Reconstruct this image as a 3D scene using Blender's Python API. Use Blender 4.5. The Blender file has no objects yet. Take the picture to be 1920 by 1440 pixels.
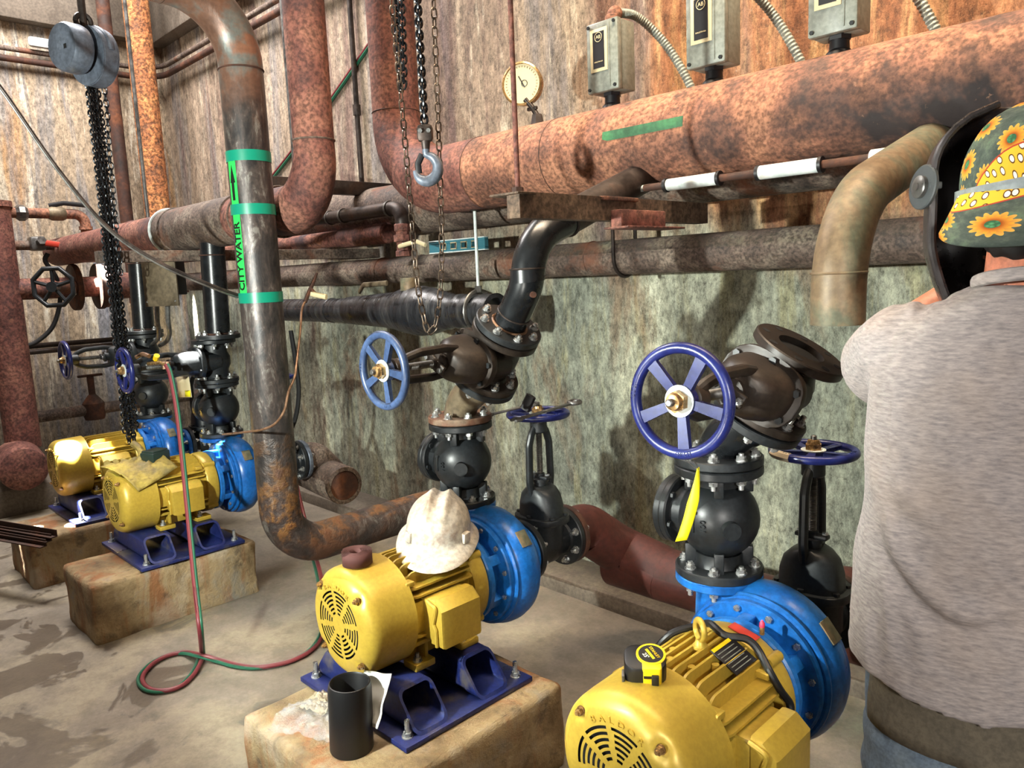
import bpy, bmesh, math, random
from mathutils import Vector as V, Matrix, noise, Quaternion
random.seed(7)
PI = math.pi
SC = bpy.context.scene
COL = SC.collection

# ------------------------------------------------------------------ camera
CAM_H = 1.5
cd = bpy.data.cameras.new('camera')
cd.sensor_width = 36.0
cd.lens = 36.0 * 1426 / 1920
cd.clip_start = 0.02
cam = bpy.data.objects.new('camera', cd)
COL.objects.link(cam)
RX = V((0.704, 0.709, -0.042)); DN = V((0.072, -0.129, -0.989)); FW = V((-0.707, 0.693, -0.142))
FW.normalize(); RX = (RX - FW * RX.dot(FW)).normalized(); UP = RX.cross(FW)
cm = Matrix((RX, UP, -FW)).transposed().to_4x4()
cm.translation = (0, 0, CAM_H)
cam.matrix_world = cm
SC.camera = cam

# ------------------------------------------------------------------ light
SC.view_settings.view_transform = 'Standard'
SC.view_settings.look = 'None'
SC.view_settings.gamma = 1.0
SC.view_settings.use_curve_mapping = False
SC.view_settings.exposure = 0.5
wd = bpy.data.worlds.new('world'); SC.world = wd
wd.use_nodes = True
wd.node_tree.nodes['Background'].inputs[0].default_value = (1.0, 0.84, 0.68, 1)
wd.node_tree.nodes['Background'].inputs[1].default_value = 0.10

def lamp(kind, name, loc, power, col, target=None, **k):
    d = bpy.data.lights.new(name, kind); d.energy = power; d.color = col
    for a, v in k.items(): setattr(d, a, v)
    o = bpy.data.objects.new(name, d); COL.objects.link(o); o.location = loc
    if target is not None:
        o.rotation_euler = (V(target) - V(loc)).to_track_quat('-Z', 'Y').to_euler()
    return o
# work lamp on its stand to the left, a low lamp near the welder, daylight through the roof hatches
lamp('SPOT', 'work_lamp', (-1.75, -0.6, 1.6), 330, (0.95, 1.0, 0.92), (-2.10, 1.37, 1.67), spot_size=1.78, spot_blend=0.22, shadow_soft_size=0.035)
lamp('SPOT', 'hand_lamp', (-0.80, -0.25, 0.72), 36, (1.0, 0.97, 0.88), (-1.5, 2.7, 1.75), spot_size=1.15, spot_blend=0.5, shadow_soft_size=0.025)
lamp('AREA', 'roof_hatch', (-0.7, 1.75, 4.5), 62, (1.0, 0.80, 0.58), (-1.1, 2.72, 1.6), shape='RECTANGLE', size=3.0, size_y=0.5, spread=1.5)
lamp('AREA', 'left_hatch', (-5.0, 1.3, 4.9), 270, (1.0, 0.95, 0.92), (-5.6, 2.2, 1.0), shape='RECTANGLE', size=2.6, size_y=1.2)
lamp('SPOT', 'person_fill', (1.5, -1.1, 2.0), 250, (1.0, 0.96, 0.9), (-0.1, 1.35, 1.12), spot_size=0.66, spot_blend=0.75, shadow_soft_size=0.15)  # added fill spot behind the camera, only to brighten the person's back
# thin shafts of sunlight that fall between the roof boards on to the far pumps
for _n, _s, _t, _w in (((-4.62, 1.11, 0.66), (0.5, -0.3), 60000, 0.030), ((-4.59, 1.27, 0.66), (0.5, -0.3), 60000, 0.028), ((-6.2, 1.873, 1.6), (0.3, -0.35), 70000, 0.040),
                       ((-3.80, 1.50, 1.17), (-0.25, -0.5), 40000, 0.026), ((-4.50, 1.08, 0.33), (0.4, -0.5), 50000, 0.026), ((-4.62, 0.88, 0.27), (-0.2, -0.5), 50000, 0.028), ((-6.84, 2.78, 1.2), (0.12, -0.75), 120000, 0.024)):
    lamp('SPOT', 'sun_shaft', (_n[0] + _s[0], _n[1] + _s[1], 4.9), _t, (1.0, 0.95, 0.86), _n, spot_size=_w, spot_blend=0.2, shadow_soft_size=0.01)

# ------------------------------------------------------------------ pixel -> world (1920x1440 frame)
def at(u, v, X=None, Y=None, Z=None, t=None):
    r = RX * (u - 960) - UP * (v - 720) + FW * 1426
    if X is not None: k = X / r.x
    elif Y is not None: k = Y / r.y
    elif Z is not None: k = (Z - CAM_H) / r.z
    else: k = t / 1426
    return V((0, 0, CAM_H)) + r * k

# ------------------------------------------------------------------ colour + materials
def hx(h):
    h = h.lstrip('#'); c = [int(h[i:i+2], 16) / 255 for i in (0, 2, 4)]
    return tuple(x / 12.92 if x <= 0.04045 else ((x + 0.055) / 1.055) ** 2.4 for x in c) + (1,)

class NT:
    def __init__(s, name):
        s.m = bpy.data.materials.new(name); s.m.use_nodes = True
        s.t = s.m.node_tree; s.n = s.t.nodes; s.b = s.n['Principled BSDF']
        s.tc = s.n.new('ShaderNodeTexCoord')
        s.geo = s.n.new('ShaderNodeNewGeometry')
    def l(s, a, b): s.t.links.new(a, b)
    def add(s, typ, **k):
        x = s.n.new(typ)
        for a, v in k.items(): setattr(x, a, v)
        return x
    def mapped(s, scale=(1, 1, 1), world=False, loc=(0, 0, 0), rot=(0, 0, 0)):
        mp = s.add('ShaderNodeMapping'); mp.inputs['Scale'].default_value = scale
        mp.inputs['Location'].default_value = loc; mp.inputs['Rotation'].default_value = rot
        s.l(s.geo.outputs['Position'] if world else s.tc.outputs['Object'], mp.inputs[0]); return mp.outputs[0]
    def noise(s, vec, scale, detail=6, rough=0.6, dist=0.0):
        x = s.add('ShaderNodeTexNoise'); x.inputs['Scale'].default_value = scale
        x.inputs['Detail'].default_value = detail; x.inputs['Roughness'].default_value = rough
        x.inputs['Distortion'].default_value = dist
        s.l(vec, x.inputs['Vector']); return x.outputs['Fac']
    def vor(s, vec, scale, feature='F1', rnd=1.0):
        x = s.add('ShaderNodeTexVoronoi', feature=feature); x.inputs['Scale'].default_value = scale
        x.inputs['Randomness'].default_value = rnd
        s.l(vec, x.inputs['Vector']); return x.outputs['Distance']
    def ramp(s, fac, stops, interp='LINEAR'):
        x = s.add('ShaderNodeValToRGB'); e = x.color_ramp; e.interpolation = interp
        while len(e.elements) < len(stops): e.elements.new(0.5)
        for el, (p, c) in zip(e.elements, stops):
            el.position = p
            el.color = c if isinstance(c, tuple) else ((c, c, c, 1) if isinstance(c, (int, float)) else hx(c))
        s.l(fac, x.inputs[0]); return x.outputs[0]
    def mix(s, fac, a, b, mode='MIX'):
        x = s.add('ShaderNodeMix', data_type='RGBA', blend_type=mode)
        for i, v in ((0, fac), (6, a), (7, b)):
            if hasattr(v, 'links') or hasattr(v, 'is_linked'): s.l(v, x.inputs[i])
            elif isinstance(v, str): x.inputs[i].default_value = hx(v)
            else: x.inputs[i].default_value = v
        return x.outputs[2]
    def math(s, op, a, b=0.0, clamp=False):
        x = s.add('ShaderNodeMath', operation=op, use_clamp=clamp)
        for i, v in ((0, a), (1, b)):
            if hasattr(v, 'is_linked'): s.l(v, x.inputs[i])
            else: x.inputs[i].default_value = v
        return x.outputs[0]
    def sep(s, vec):
        x = s.add('ShaderNodeSeparateXYZ'); s.l(vec, x.inputs[0]); return x.outputs
    def out(s, col, rough=0.6, metal=0.0, bump=None, bstr=0.3, bdist=0.01, spec=0.5):
        if hasattr(col, 'is_linked'): s.l(col, s.b.inputs['Base Color'])
        else: s.b.inputs['Base Color'].default_value = hx(col)
        for nm, v in (('Roughness', rough), ('Metallic', metal)):
            if hasattr(v, 'is_linked'): s.l(v, s.b.inputs[nm])
            else: s.b.inputs[nm].default_value = v
        s.b.inputs['Specular IOR Level'].default_value = spec
        if bump is not None:
            bp = s.add('ShaderNodeBump'); bp.inputs['Strength'].default_value = bstr; bp.inputs['Distance'].default_value = bdist
            s.l(bump, bp.inputs['Height']); s.l(bp.outputs[0], s.b.inputs['Normal'])
        return s.m

def grim(name, stops, scale=6, rough=0.6, metal=0.0, bstr=0.3, stretch=(1, 1, 1), fine=60, spots=None, detail=8, dist=0.3, bdist=0.004, rv=0.2, world=False, grain=0.22):
    """dirty surface: one broad noise through a ramp, a fine noise for grain, optional spots (colour, scale, lo, hi)"""
    t = NT(name); v = t.mapped(stretch, world)
    n = t.noise(v, scale, detail, 0.62, dist); c = t.ramp(n, stops)
    f = t.noise(t.mapped((1, 1, 1), world), fine, 4, 0.6)
    c = t.mix(grain, c, t.ramp(f, [(0.38, 0.1), (0.62, 0.9)]), 'OVERLAY')
    for (sc, ss, lo, hi) in (spots or []):
        c = t.mix(t.ramp(t.noise(v, ss, 6, 0.65, 0.2), [(lo, 0.0), (hi, 1.0)]), c, sc)
    r = t.ramp(n, [(0.3, max(0.03, rough - rv)), (0.7, min(1, rough + rv))])
    h = t.math('ADD', n, t.math('MULTIPLY', f, 0.6))
    return t.out(c, r, metal, h, bstr, bdist)

def flat(name, col, rough=0.5, metal=0.0, var=0.12, scale=14, bstr=0.05):
    t = NT(name); v = t.mapped()
    n = t.noise(v, scale, 5, 0.6)
    c = t.mix(t.math('MULTIPLY', n, var * 2), col, '#000000') if var else col
    f = t.noise(v, 90, 3, 0.5)
    return t.out(c, rough, metal, f, bstr, 0.002)

M = {}
M['rust'] = grim('rust_orange', [(0.3, '#4f352b'), (0.46, '#7d5341'), (0.57, '#9c6c53'), (0.75, '#62463a')], 5, 0.85, 0.0, 0.5, fine=70, grain=0.6, spots=[('#292121', 1.7, 0.47, 0.60), ('#3a2c28', 12, 0.6, 0.72), ('#a67c62', 26, 0.66, 0.78), ('#cfc6ba', 75, 0.73, 0.78)])
M['rust_red'] = grim('rust_red', [(0.3, '#43241f'), (0.48, '#6a4037'), (0.6, '#835849'), (0.78, '#4d3532')], 5, 0.8, 0.0, 0.55, fine=60, grain=0.6, spots=[('#38282c', 3, 0.54, 0.68), ('#8a5a46', 14, 0.62, 0.75), ('#7d7268', 6, 0.66, 0.8)])
M['rust_bright'] = grim('rust_flaky', [(0.3, '#5f3c24'), (0.48, '#945c36'), (0.62, '#b07a4a'), (0.8, '#6b4630')], 8, 0.9, 0.0, 1.0, fine=45, bdist=0.014, grain=0.8)
M['rust_grey'] = grim('rust_grey', [(0.3, '#342b27'), (0.48, '#594a41'), (0.6, '#776a5e'), (0.78, '#4e3c33')], 7, 0.8, 0.0, 0.5, fine=85, grain=0.6, spots=[('#7a4d38', 4, 0.56, 0.7), ('#241e1c', 3, 0.6, 0.72), ('#b8b2a8', 60, 0.71, 0.77)])
M['rust_dark'] = grim('rust_dark', [(0.3, '#231812'), (0.5, '#43291e'), (0.65, '#6a4029'), (0.8, '#2e211c')], 6, 0.8, 0.0, 0.6, fine=45)
M['header_brown'] = grim('header_red_brown', [(0.3, '#2a100c'), (0.55, '#4a1f17'), (0.75, '#36190f')], 3, 0.6, 0.0, 0.15, fine=60)
def city_mat():
    t = NT('dark_scuffed_pipe'); p = t.mapped(); z = t.sep(t.geo.outputs['Position'])[2]
    v = t.mapped((6, 6, 2.0)); n = t.noise(v, 3.4, 9, 0.75, 0.5)
    c = t.ramp(n, [(0.33, '#242325'), (0.46, '#3f3b3a'), (0.55, '#534a46'), (0.63, '#85827c'), (0.7, '#43362f')])
    rn = t.noise(p, 6, 8, 0.65, 0.3); rust = t.ramp(rn, [(0.40, '#2a1a14'), (0.49, '#4a2c1c'), (0.56, '#a06c2a'), (0.60, '#7a4a22'), (0.68, '#2c2624')])
    m = t.math('ADD', t.math('MULTIPLY', t.math('SUBTRACT', 0.85, z), 1.5), t.math('MULTIPLY', t.math('SUBTRACT', rn, 0.5), 2.2), True)
    rust = t.mix(t.ramp(t.math('ADD', z, t.math('MULTIPLY', t.math('SUBTRACT', rn, 0.5), 0.5)), [(0.40, 1.0), (0.52, 0.0)]), rust, t.ramp(rn, [(0.4, '#1d1512'), (0.5, '#3b271d'), (0.6, '#5a3c2a')]))
    c = t.mix(m, c, rust)
    up = t.math('ADD', t.math('MULTIPLY', t.math('SUBTRACT', z, 2.16), 5.0), t.math('MULTIPLY', t.math('SUBTRACT', rn, 0.5), 3.0), True)
    brown = t.ramp(t.noise(p, 4, 7, 0.6, 0.3), [(0.32, '#4d382e'), (0.5, '#7a5a4a'), (0.6, '#6f7470'), (0.68, '#8b6450')])
    c = t.mix(up, c, brown)
    c = t.mix(0.3, c, t.ramp(t.noise(p, 60, 4), [(0.3, 0.25), (0.7, 0.75)]), 'OVERLAY')
    r = t.math('ADD', 0.34, t.math('MULTIPLY', m, 0.5), True)
    return t.out(c, r, 0.25, t.math('ADD', t.math('MULTIPLY', n, 0.3), t.math('MULTIPLY', t.math('MULTIPLY', rn, m), 4.0)), 0.5, 0.012)
M['city'] = city_mat()
M['black'] = grim('black_gloss_pipe', [(0.3, '#0e1012'), (0.6, '#1a1d20'), (0.8, '#26241f')], 6, 0.28, 0.0, 0.1, fine=30, rv=0.08)
M['wrap'] = grim('black_wrap', [(0.3, '#15161a'), (0.55, '#26282c'), (0.72, '#4c4b49'), (0.85, '#6a5a4e')], 5, 0.32, 0.0, 0.5, stretch=(6, 1, 1), fine=20, rv=0.2, bdist=0.01)
M['cast'] = grim('black_cast_iron', [(0.3, '#17191b'), (0.6, '#25292c'), (0.8, '#33383b')], 5, 0.42, 0.1, 0.25, fine=120, rv=0.1, bdist=0.001)
M['bronze_cast'] = grim('brown_black_cast', [(0.3, '#1c1815'), (0.55, '#2f2721'), (0.75, '#45382c')], 5, 0.45, 0.15, 0.25, fine=110, rv=0.1, bdist=0.001)
M['bolt'] = grim('zinc_bolt', [(0.3, '#8f9192'), (0.6, '#c9cbca'), (0.8, '#a59c8d')], 30, 0.32, 0.75, 0.05)
M['brass'] = grim('brass', [(0.3, '#7d603c'), (0.6, '#b39060'), (0.8, '#94784f')], 30, 0.3, 0.6, 0.05)
M['wheel'] = grim('blue_wheel_paint', [(0.3, '#131845'), (0.55, '#1c2562'), (0.75, '#28326e')], 8, 0.3, 0.0, 0.15, fine=90, rv=0.06, bdist=0.001, grain=0.2)
M['wheel_pale'] = grim('slate_blue_wheel_paint', [(0.3, '#2b3b5a'), (0.55, '#3a4d70'), (0.75, '#4a6088')], 8, 0.38, 0.0, 0.15, fine=90, rv=0.06, bdist=0.001, grain=0.2)
M['blue'] = grim('pump_blue', [(0.3, '#0f4f96'), (0.55, '#1a66b4'), (0.78, '#2a6fae')], 6, 0.34, 0.0, 0.15, fine=70, rv=0.08, spots=[('#4c5560', 5, 0.66, 0.8)], bdist=0.002)
M['navy'] = grim('navy_stand_paint', [(0.3, '#111840'), (0.55, '#19245a'), (0.75, '#232e5e')], 6, 0.4, 0.0, 0.15, fine=80, grain=0.25, spots=[('#565150', 9, 0.55, 0.72)], bdist=0.002)
M['gold'] = grim('motor_gold', [(0.3, '#b29438'), (0.6, '#bfa240'), (0.8, '#b49846')], 3, 0.38, 0.2, 0.05, fine=90, rv=0.04, grain=0.08, spots=[('#6a4a1e', 22, 0.72, 0.78), ('#a8854a', 3, 0.6, 0.8)], bdist=0.001)
M['dark'] = flat('dark_void', '#0b0a0a', 0.8)
M['plate_black'] = flat('black_label', '#17161a', 0.45)
M['steel'] = grim('dull_steel', [(0.3, '#4d4b49'), (0.6, '#7b7a77'), (0.8, '#5d554c')], 10, 0.4, 0.7, 0.1)
M['steel_dark'] = grim('dark_steel', [(0.3, '#262322'), (0.55, '#433a36'), (0.75, '#5a4438')], 10, 0.45, 0.5, 0.1)
M['chain'] = grim('chain_steel', [(0.3, '#3c342e'), (0.55, '#6a5c50'), (0.75, '#8f8172')], 20, 0.35, 0.75, 0.1)
M['chain_black'] = grim('black_chain', [(0.3, '#131417'), (0.6, '#26282c'), (0.8, '#4a4b50')], 30, 0.3, 0.5, 0.1)
M['green_tape'] = flat('green_tape', '#0f8f73', 0.35, 0.0, 0.1)
M['label_green'] = flat('lime_label', '#2fd65a', 0.4, 0.0, 0.05)
M['ink'] = flat('black_ink', '#0d1a12', 0.5, 0.0, 0)
M['grey_box'] = grim('grey_switch_box', [(0.3, '#6d706a'), (0.55, '#85897f'), (0.75, '#8f8878')], 5, 0.5, 0.1, 0.1, fine=60)
M['cream'] = flat('cream_face', '#d9c9a0', 0.5)
M['white_paint'] = grim('white_paint', [(0.3, '#b9c4c2'), (0.6, '#d8e0de'), (0.8, '#c8beb0')], 12, 0.45, 0.0, 0.1)
M['hat'] = grim('hard_hat_white', [(0.3, '#a8927c'), (0.45, '#b9ad9c'), (0.62, '#c2bcb0'), (0.8, '#a98f76')], 5, 0.45, 0.0, 0.05, fine=60, grain=0.3, spots=[('#95664a', 7, 0.58, 0.75)])
M['red_hose'] = flat('red_hose', '#762f36', 0.4, 0, 0.1)
M['green_hose'] = flat('green_hose', '#1d5f46', 0.4, 0, 0.1)
M['yellow'] = flat('yellow_plastic', '#f0c81c', 0.35, 0, 0.03)
M['tag_yellow'] = flat('yellow_tag', '#f4ea18', 0.5, 0, 0.0)
M['rubber'] = flat('black_rubber', '#141416', 0.45)
M['copper'] = grim('copper_line', [(0.3, '#5f4534'), (0.6, '#8e6d54'), (0.8, '#75594a')], 20, 0.4, 0.4, 0.05)
M['paper'] = flat('white_paper', '#e4e6e2', 0.6, 0, 0.04)
M['sand'] = flat('maroon_sandpaper', '#522c28', 0.8, 0, 0.1)
M['leather'] = grim('yellow_leather', [(0.3, '#5c5234'), (0.5, '#94803c'), (0.65, '#ae9a46'), (0.8, '#4f4a3a')], 7, 0.7, 0, 0.4, fine=60)
M['steel_blue'] = grim('blue_grey_casting', [(0.3, '#4c525c'), (0.6, '#6d7684'), (0.8, '#868d98')], 6, 0.4, 0.3, 0.1)

def block_mat():
    t = NT('pad_concrete'); p = t.mapped(world=True); n = t.noise(p, 5, 9, 0.65, 0.3)
    c = t.ramp(n, [(0.3, '#5f4c36'), (0.46, '#877252'), (0.56, '#a08b68'), (0.7, '#8a8478')])
    s = t.noise(t.mapped((7, 7, 1.2), True), 1.2, 7, 0.65, 0.4)
    c = t.mix(t.ramp(s, [(0.47, 0.0), (0.6, 0.85)]), c, '#8c5a34')
    c = t.mix(t.ramp(t.noise(p, 11, 7, 0.7), [(0.55, 0.0), (0.68, 0.7)]), c, '#4d4034')
    c = t.mix(t.ramp(t.noise(p, 3.1, 6, 0.6), [(0.56, 0.0), (0.66, 0.6)]), c, '#b7aa94')
    f = t.noise(p, 45, 6, 0.7)
    return t.out(c, 0.85, 0, t.math('ADD', n, t.math('MULTIPLY', f, 0.5)), 0.7, 0.02)
M['block'] = block_mat()

def floor_mat():
    t = NT('floor_concrete'); p = t.mapped(world=True); n = t.noise(p, 1.4, 9, 0.6, 0.4)
    c = t.ramp(n, [(0.3, '#655b4e'), (0.48, '#80776a'), (0.58, '#928874'), (0.72, '#7b7468')])
    c = t.mix(t.ramp(t.noise(p, 7, 8, 0.7), [(0.45, 0.0), (0.62, 0.5)]), c, '#5e564a')
    w = t.noise(p, 3.6, 6, 0.6, 0.6)                       # damp patches on the left-hand floor
    x, y, z = t.sep(t.geo.outputs['Position'])[:3]
    near = t.math('ADD', t.math('MULTIPLY', t.math('SUBTRACT', 1.15, y), 0.22), 0.0)
    wet = t.ramp(t.math('ADD', w, near), [(0.60, 0.0), (0.635, 1.0)])
    wet = t.math('MULTIPLY', wet, t.ramp(t.math('MULTIPLY', y, 0.5), [(0.0, 1.0), (0.62, 1.0), (0.72, 0.0)]))
    c = t.mix(t.math('MULTIPLY', wet, 0.62), c, '#3b3026')
    d = t.ramp(t.vor(p, 2.6), [(0.035, 1.0), (0.055, 0.0)])
    c = t.mix(t.math('MULTIPLY', d, 0.6), c, '#3a362f')
    f = t.noise(p, 60, 6, 0.7)
    c = t.mix(0.3, c, t.ramp(f, [(0.3, 0.3), (0.7, 0.7)]), 'OVERLAY')
    r = t.math('SUBTRACT', 0.75, t.math('MULTIPLY', wet, 0.4))
    return t.out(c, r, 0, t.math('ADD', n, t.math('MULTIPLY', f, 0.25)), 0.35, 0.015)
M['floor'] = floor_mat()

def wall_mat(left):
    t = NT('wall_concrete_left' if left else 'wall_concrete_back'); p = t.mapped(world=True)
    x, y, z = t.sep(t.geo.outputs['Position'])[:3]
    ax = (0.6, 3.6, 0.30) if left else (3.0, 0.6, 0.34)
    s1 = t.noise(t.mapped(ax, True), 1.1, 9, 0.62, 0.35)
    s2 = t.noise(t.mapped(tuple(a * 2.2 for a in ax), True, (3, 5, 1)), 1.4, 8, 0.7, 0.5)
    b = t.noise(p, 0.8, 6, 0.6, 0.3)
    if left:
        c = t.ramp(s1, [(0.28, '#7b6c5a'), (0.4, '#978670'), (0.5, '#aa9880'), (0.58, '#88827c'), (0.66, '#c2b59c'), (0.78, '#937f68')])
        c = t.mix(t.ramp(s2, [(0.56, 0.0), (0.62, 0.75)]), c, '#dcd2bd')
        c = t.mix(t.ramp(t.noise(t.mapped((1, 3.2, .2), True, (0, 7, 0)), 1.2, 7, 0.6, 0.3), [(0.54, 0.0), (0.62, 0.8)]), c, '#707684')
        c = t.mix(t.ramp(t.noise(t.mapped((1, 3.0, .2), True, (0, 2, 0)), 1.3, 7, 0.6, 0.3), [(0.55, 0.0), (0.66, 0.7)]), c, '#b8843c')
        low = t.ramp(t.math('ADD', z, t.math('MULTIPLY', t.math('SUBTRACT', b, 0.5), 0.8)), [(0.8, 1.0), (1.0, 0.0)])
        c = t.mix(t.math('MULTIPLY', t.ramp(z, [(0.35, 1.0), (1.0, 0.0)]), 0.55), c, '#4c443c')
    else:
        up = t.ramp(s1, [(0.28, '#5d4a40'), (0.4, '#83705f'), (0.5, '#9c8a76'), (0.58, '#7c7470'), (0.66, '#b3a48c'), (0.78, '#7d6654')])
        up = t.mix(t.ramp(s2, [(0.57, 0.0), (0.63, 0.6)]), up, '#c2b7a2')
        up = t.mix(t.ramp(t.noise(t.mapped((3.4, .6, .22), True, (4, 0, 0)), 1.2, 7, 0.62, 0.3), [(0.53, 0.0), (0.62, 0.75)]), up, '#69504a')
        rs = t.noise(t.mapped((4.5, .6, .35), True, (1, 0, 6)), 1.1, 9, 0.66, 0.4)
        xr = t.math('ADD', t.math('MULTIPLY', t.math('ADD', x, 2.35), 0.42), 0.0)
        rust = t.ramp(t.noise(t.mapped((9, 1, 1.2), True), 1.4, 8, 0.68, 0.5), [(0.3, '#6b3d20'), (0.5, '#946240'), (0.62, '#b0895c'), (0.74, '#b3a088')])
        up = t.mix(t.ramp(t.math('ADD', rs, xr), [(0.55, 0.0), (0.8, 0.9)]), up, rust)
        g = t.noise(t.mapped((2.2, 1, 0.8), True), 1.2, 9, 0.66, 0.5)
        lo = t.ramp(g, [(0.3, '#60635a'), (0.45, '#868a7c'), (0.55, '#a0a28f'), (0.68, '#b9b9a2'), (0.8, '#7b7c70')])
        lo = t.mix(t.ramp(s2, [(0.52, 0.0), (0.62, 0.5)]), lo, '#9c9468')
        dark = t.ramp(t.noise(t.mapped((2.6, 1, .9), True, (2, 0, 3)), 0.9, 8, 0.64, 0.5), [(0.5, 0.0), (0.6, 1.0)])
        xl = t.ramp(t.math('ADD', t.math('MULTIPLY', x, -0.25), t.math('MULTIPLY', t.math('SUBTRACT', b, 0.5), 0.5)), [(0.66, 0.15), (0.82, 1.0)])
        lo = t.mix(t.math('MULTIPLY', dark, t.math('MULTIPLY', xl, 0.75)), lo, '#5b4034')
        lo = t.mix(t.ramp(t.noise(t.mapped((2.2, 1, .7), True, (7, 0, 3)), 1.2, 8, 0.64, 0.5), [(0.54, 0.0), (0.62, 0.55)]), lo, '#7c5638')
        ck = t.add('ShaderNodeTexVoronoi', feature='DISTANCE_TO_EDGE'); ck.inputs['Scale'].default_value = 5.2
        wn = t.add('ShaderNodeTexNoise'); wn.inputs['Scale'].default_value = 5.0; wn.inputs['Detail'].default_value = 6; t.l(p, wn.inputs['Vector']); dv = t.mix(0.24, p, wn.outputs['Color']); t.l(dv, ck.inputs['Vector'])
        lo = t.mix(t.math('MULTIPLY', t.ramp(ck.outputs['Distance'], [(0.004, 1.0), (0.012, 0.0)]), t.ramp(t.noise(p, 2.3, 4), [(0.52, 0.0), (0.62, 0.5)])), lo, '#b9bca8')
        h = t.ramp(t.math('ADD', t.math('MULTIPLY', z, 0.25), t.math('MULTIPLY', t.math('SUBTRACT', s1, 0.5), 0.22)), [(0.365, 0.0), (0.43, 1.0)])
        c = t.mix(h, lo, up)
    f = t.noise(p, 42, 8, 0.75)
    c = t.mix(0.75, c, t.ramp(t.noise(t.mapped((1, 1, .5), True), 34, 9, 0.85), [(0.39, 0.1), (0.61, 0.9)]), 'OVERLAY')
    c = t.mix(0.3, c, t.ramp(t.noise(t.mapped((1, 1, .6), True), 4.5, 7, 0.7, 0.5), [(0.35, 0.22), (0.65, 0.78)]), 'OVERLAY')
    c = t.mix(t.ramp(f, [(0.30, 0.85), (0.43, 0.0)]), c, '#352d28')
    c = t.mix(t.ramp(f, [(0.62, 0.0), (0.72, 0.5)]), c, '#cfc9b8')
    return t.out(c, 0.88, 0, t.math('ADD', t.math('MULTIPLY', s1, 1.0), t.math('MULTIPLY', f, 0.45)), 0.6, 0.02)
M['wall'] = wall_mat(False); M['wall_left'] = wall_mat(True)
M['ledge'] = grim('ledge_concrete', [(0.3, '#4f463c'), (0.55, '#6e6458'), (0.75, '#5e574e')], 4, 0.85, 0, 0.4, world=True)

# ------------------------------------------------------------------ mesh building
def frame(o, z, x=None):
    z = V(z).normalized()
    if x is None: x = V((1, 0, 0)) if abs(z.x) < 0.9 else V((0, 1, 0))
    x = V(x); x = (x - z * x.dot(z)).normalized(); y = z.cross(x)
    m = Matrix((x, y, z)).transposed().to_4x4(); m.translation = V(o); return m

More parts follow.
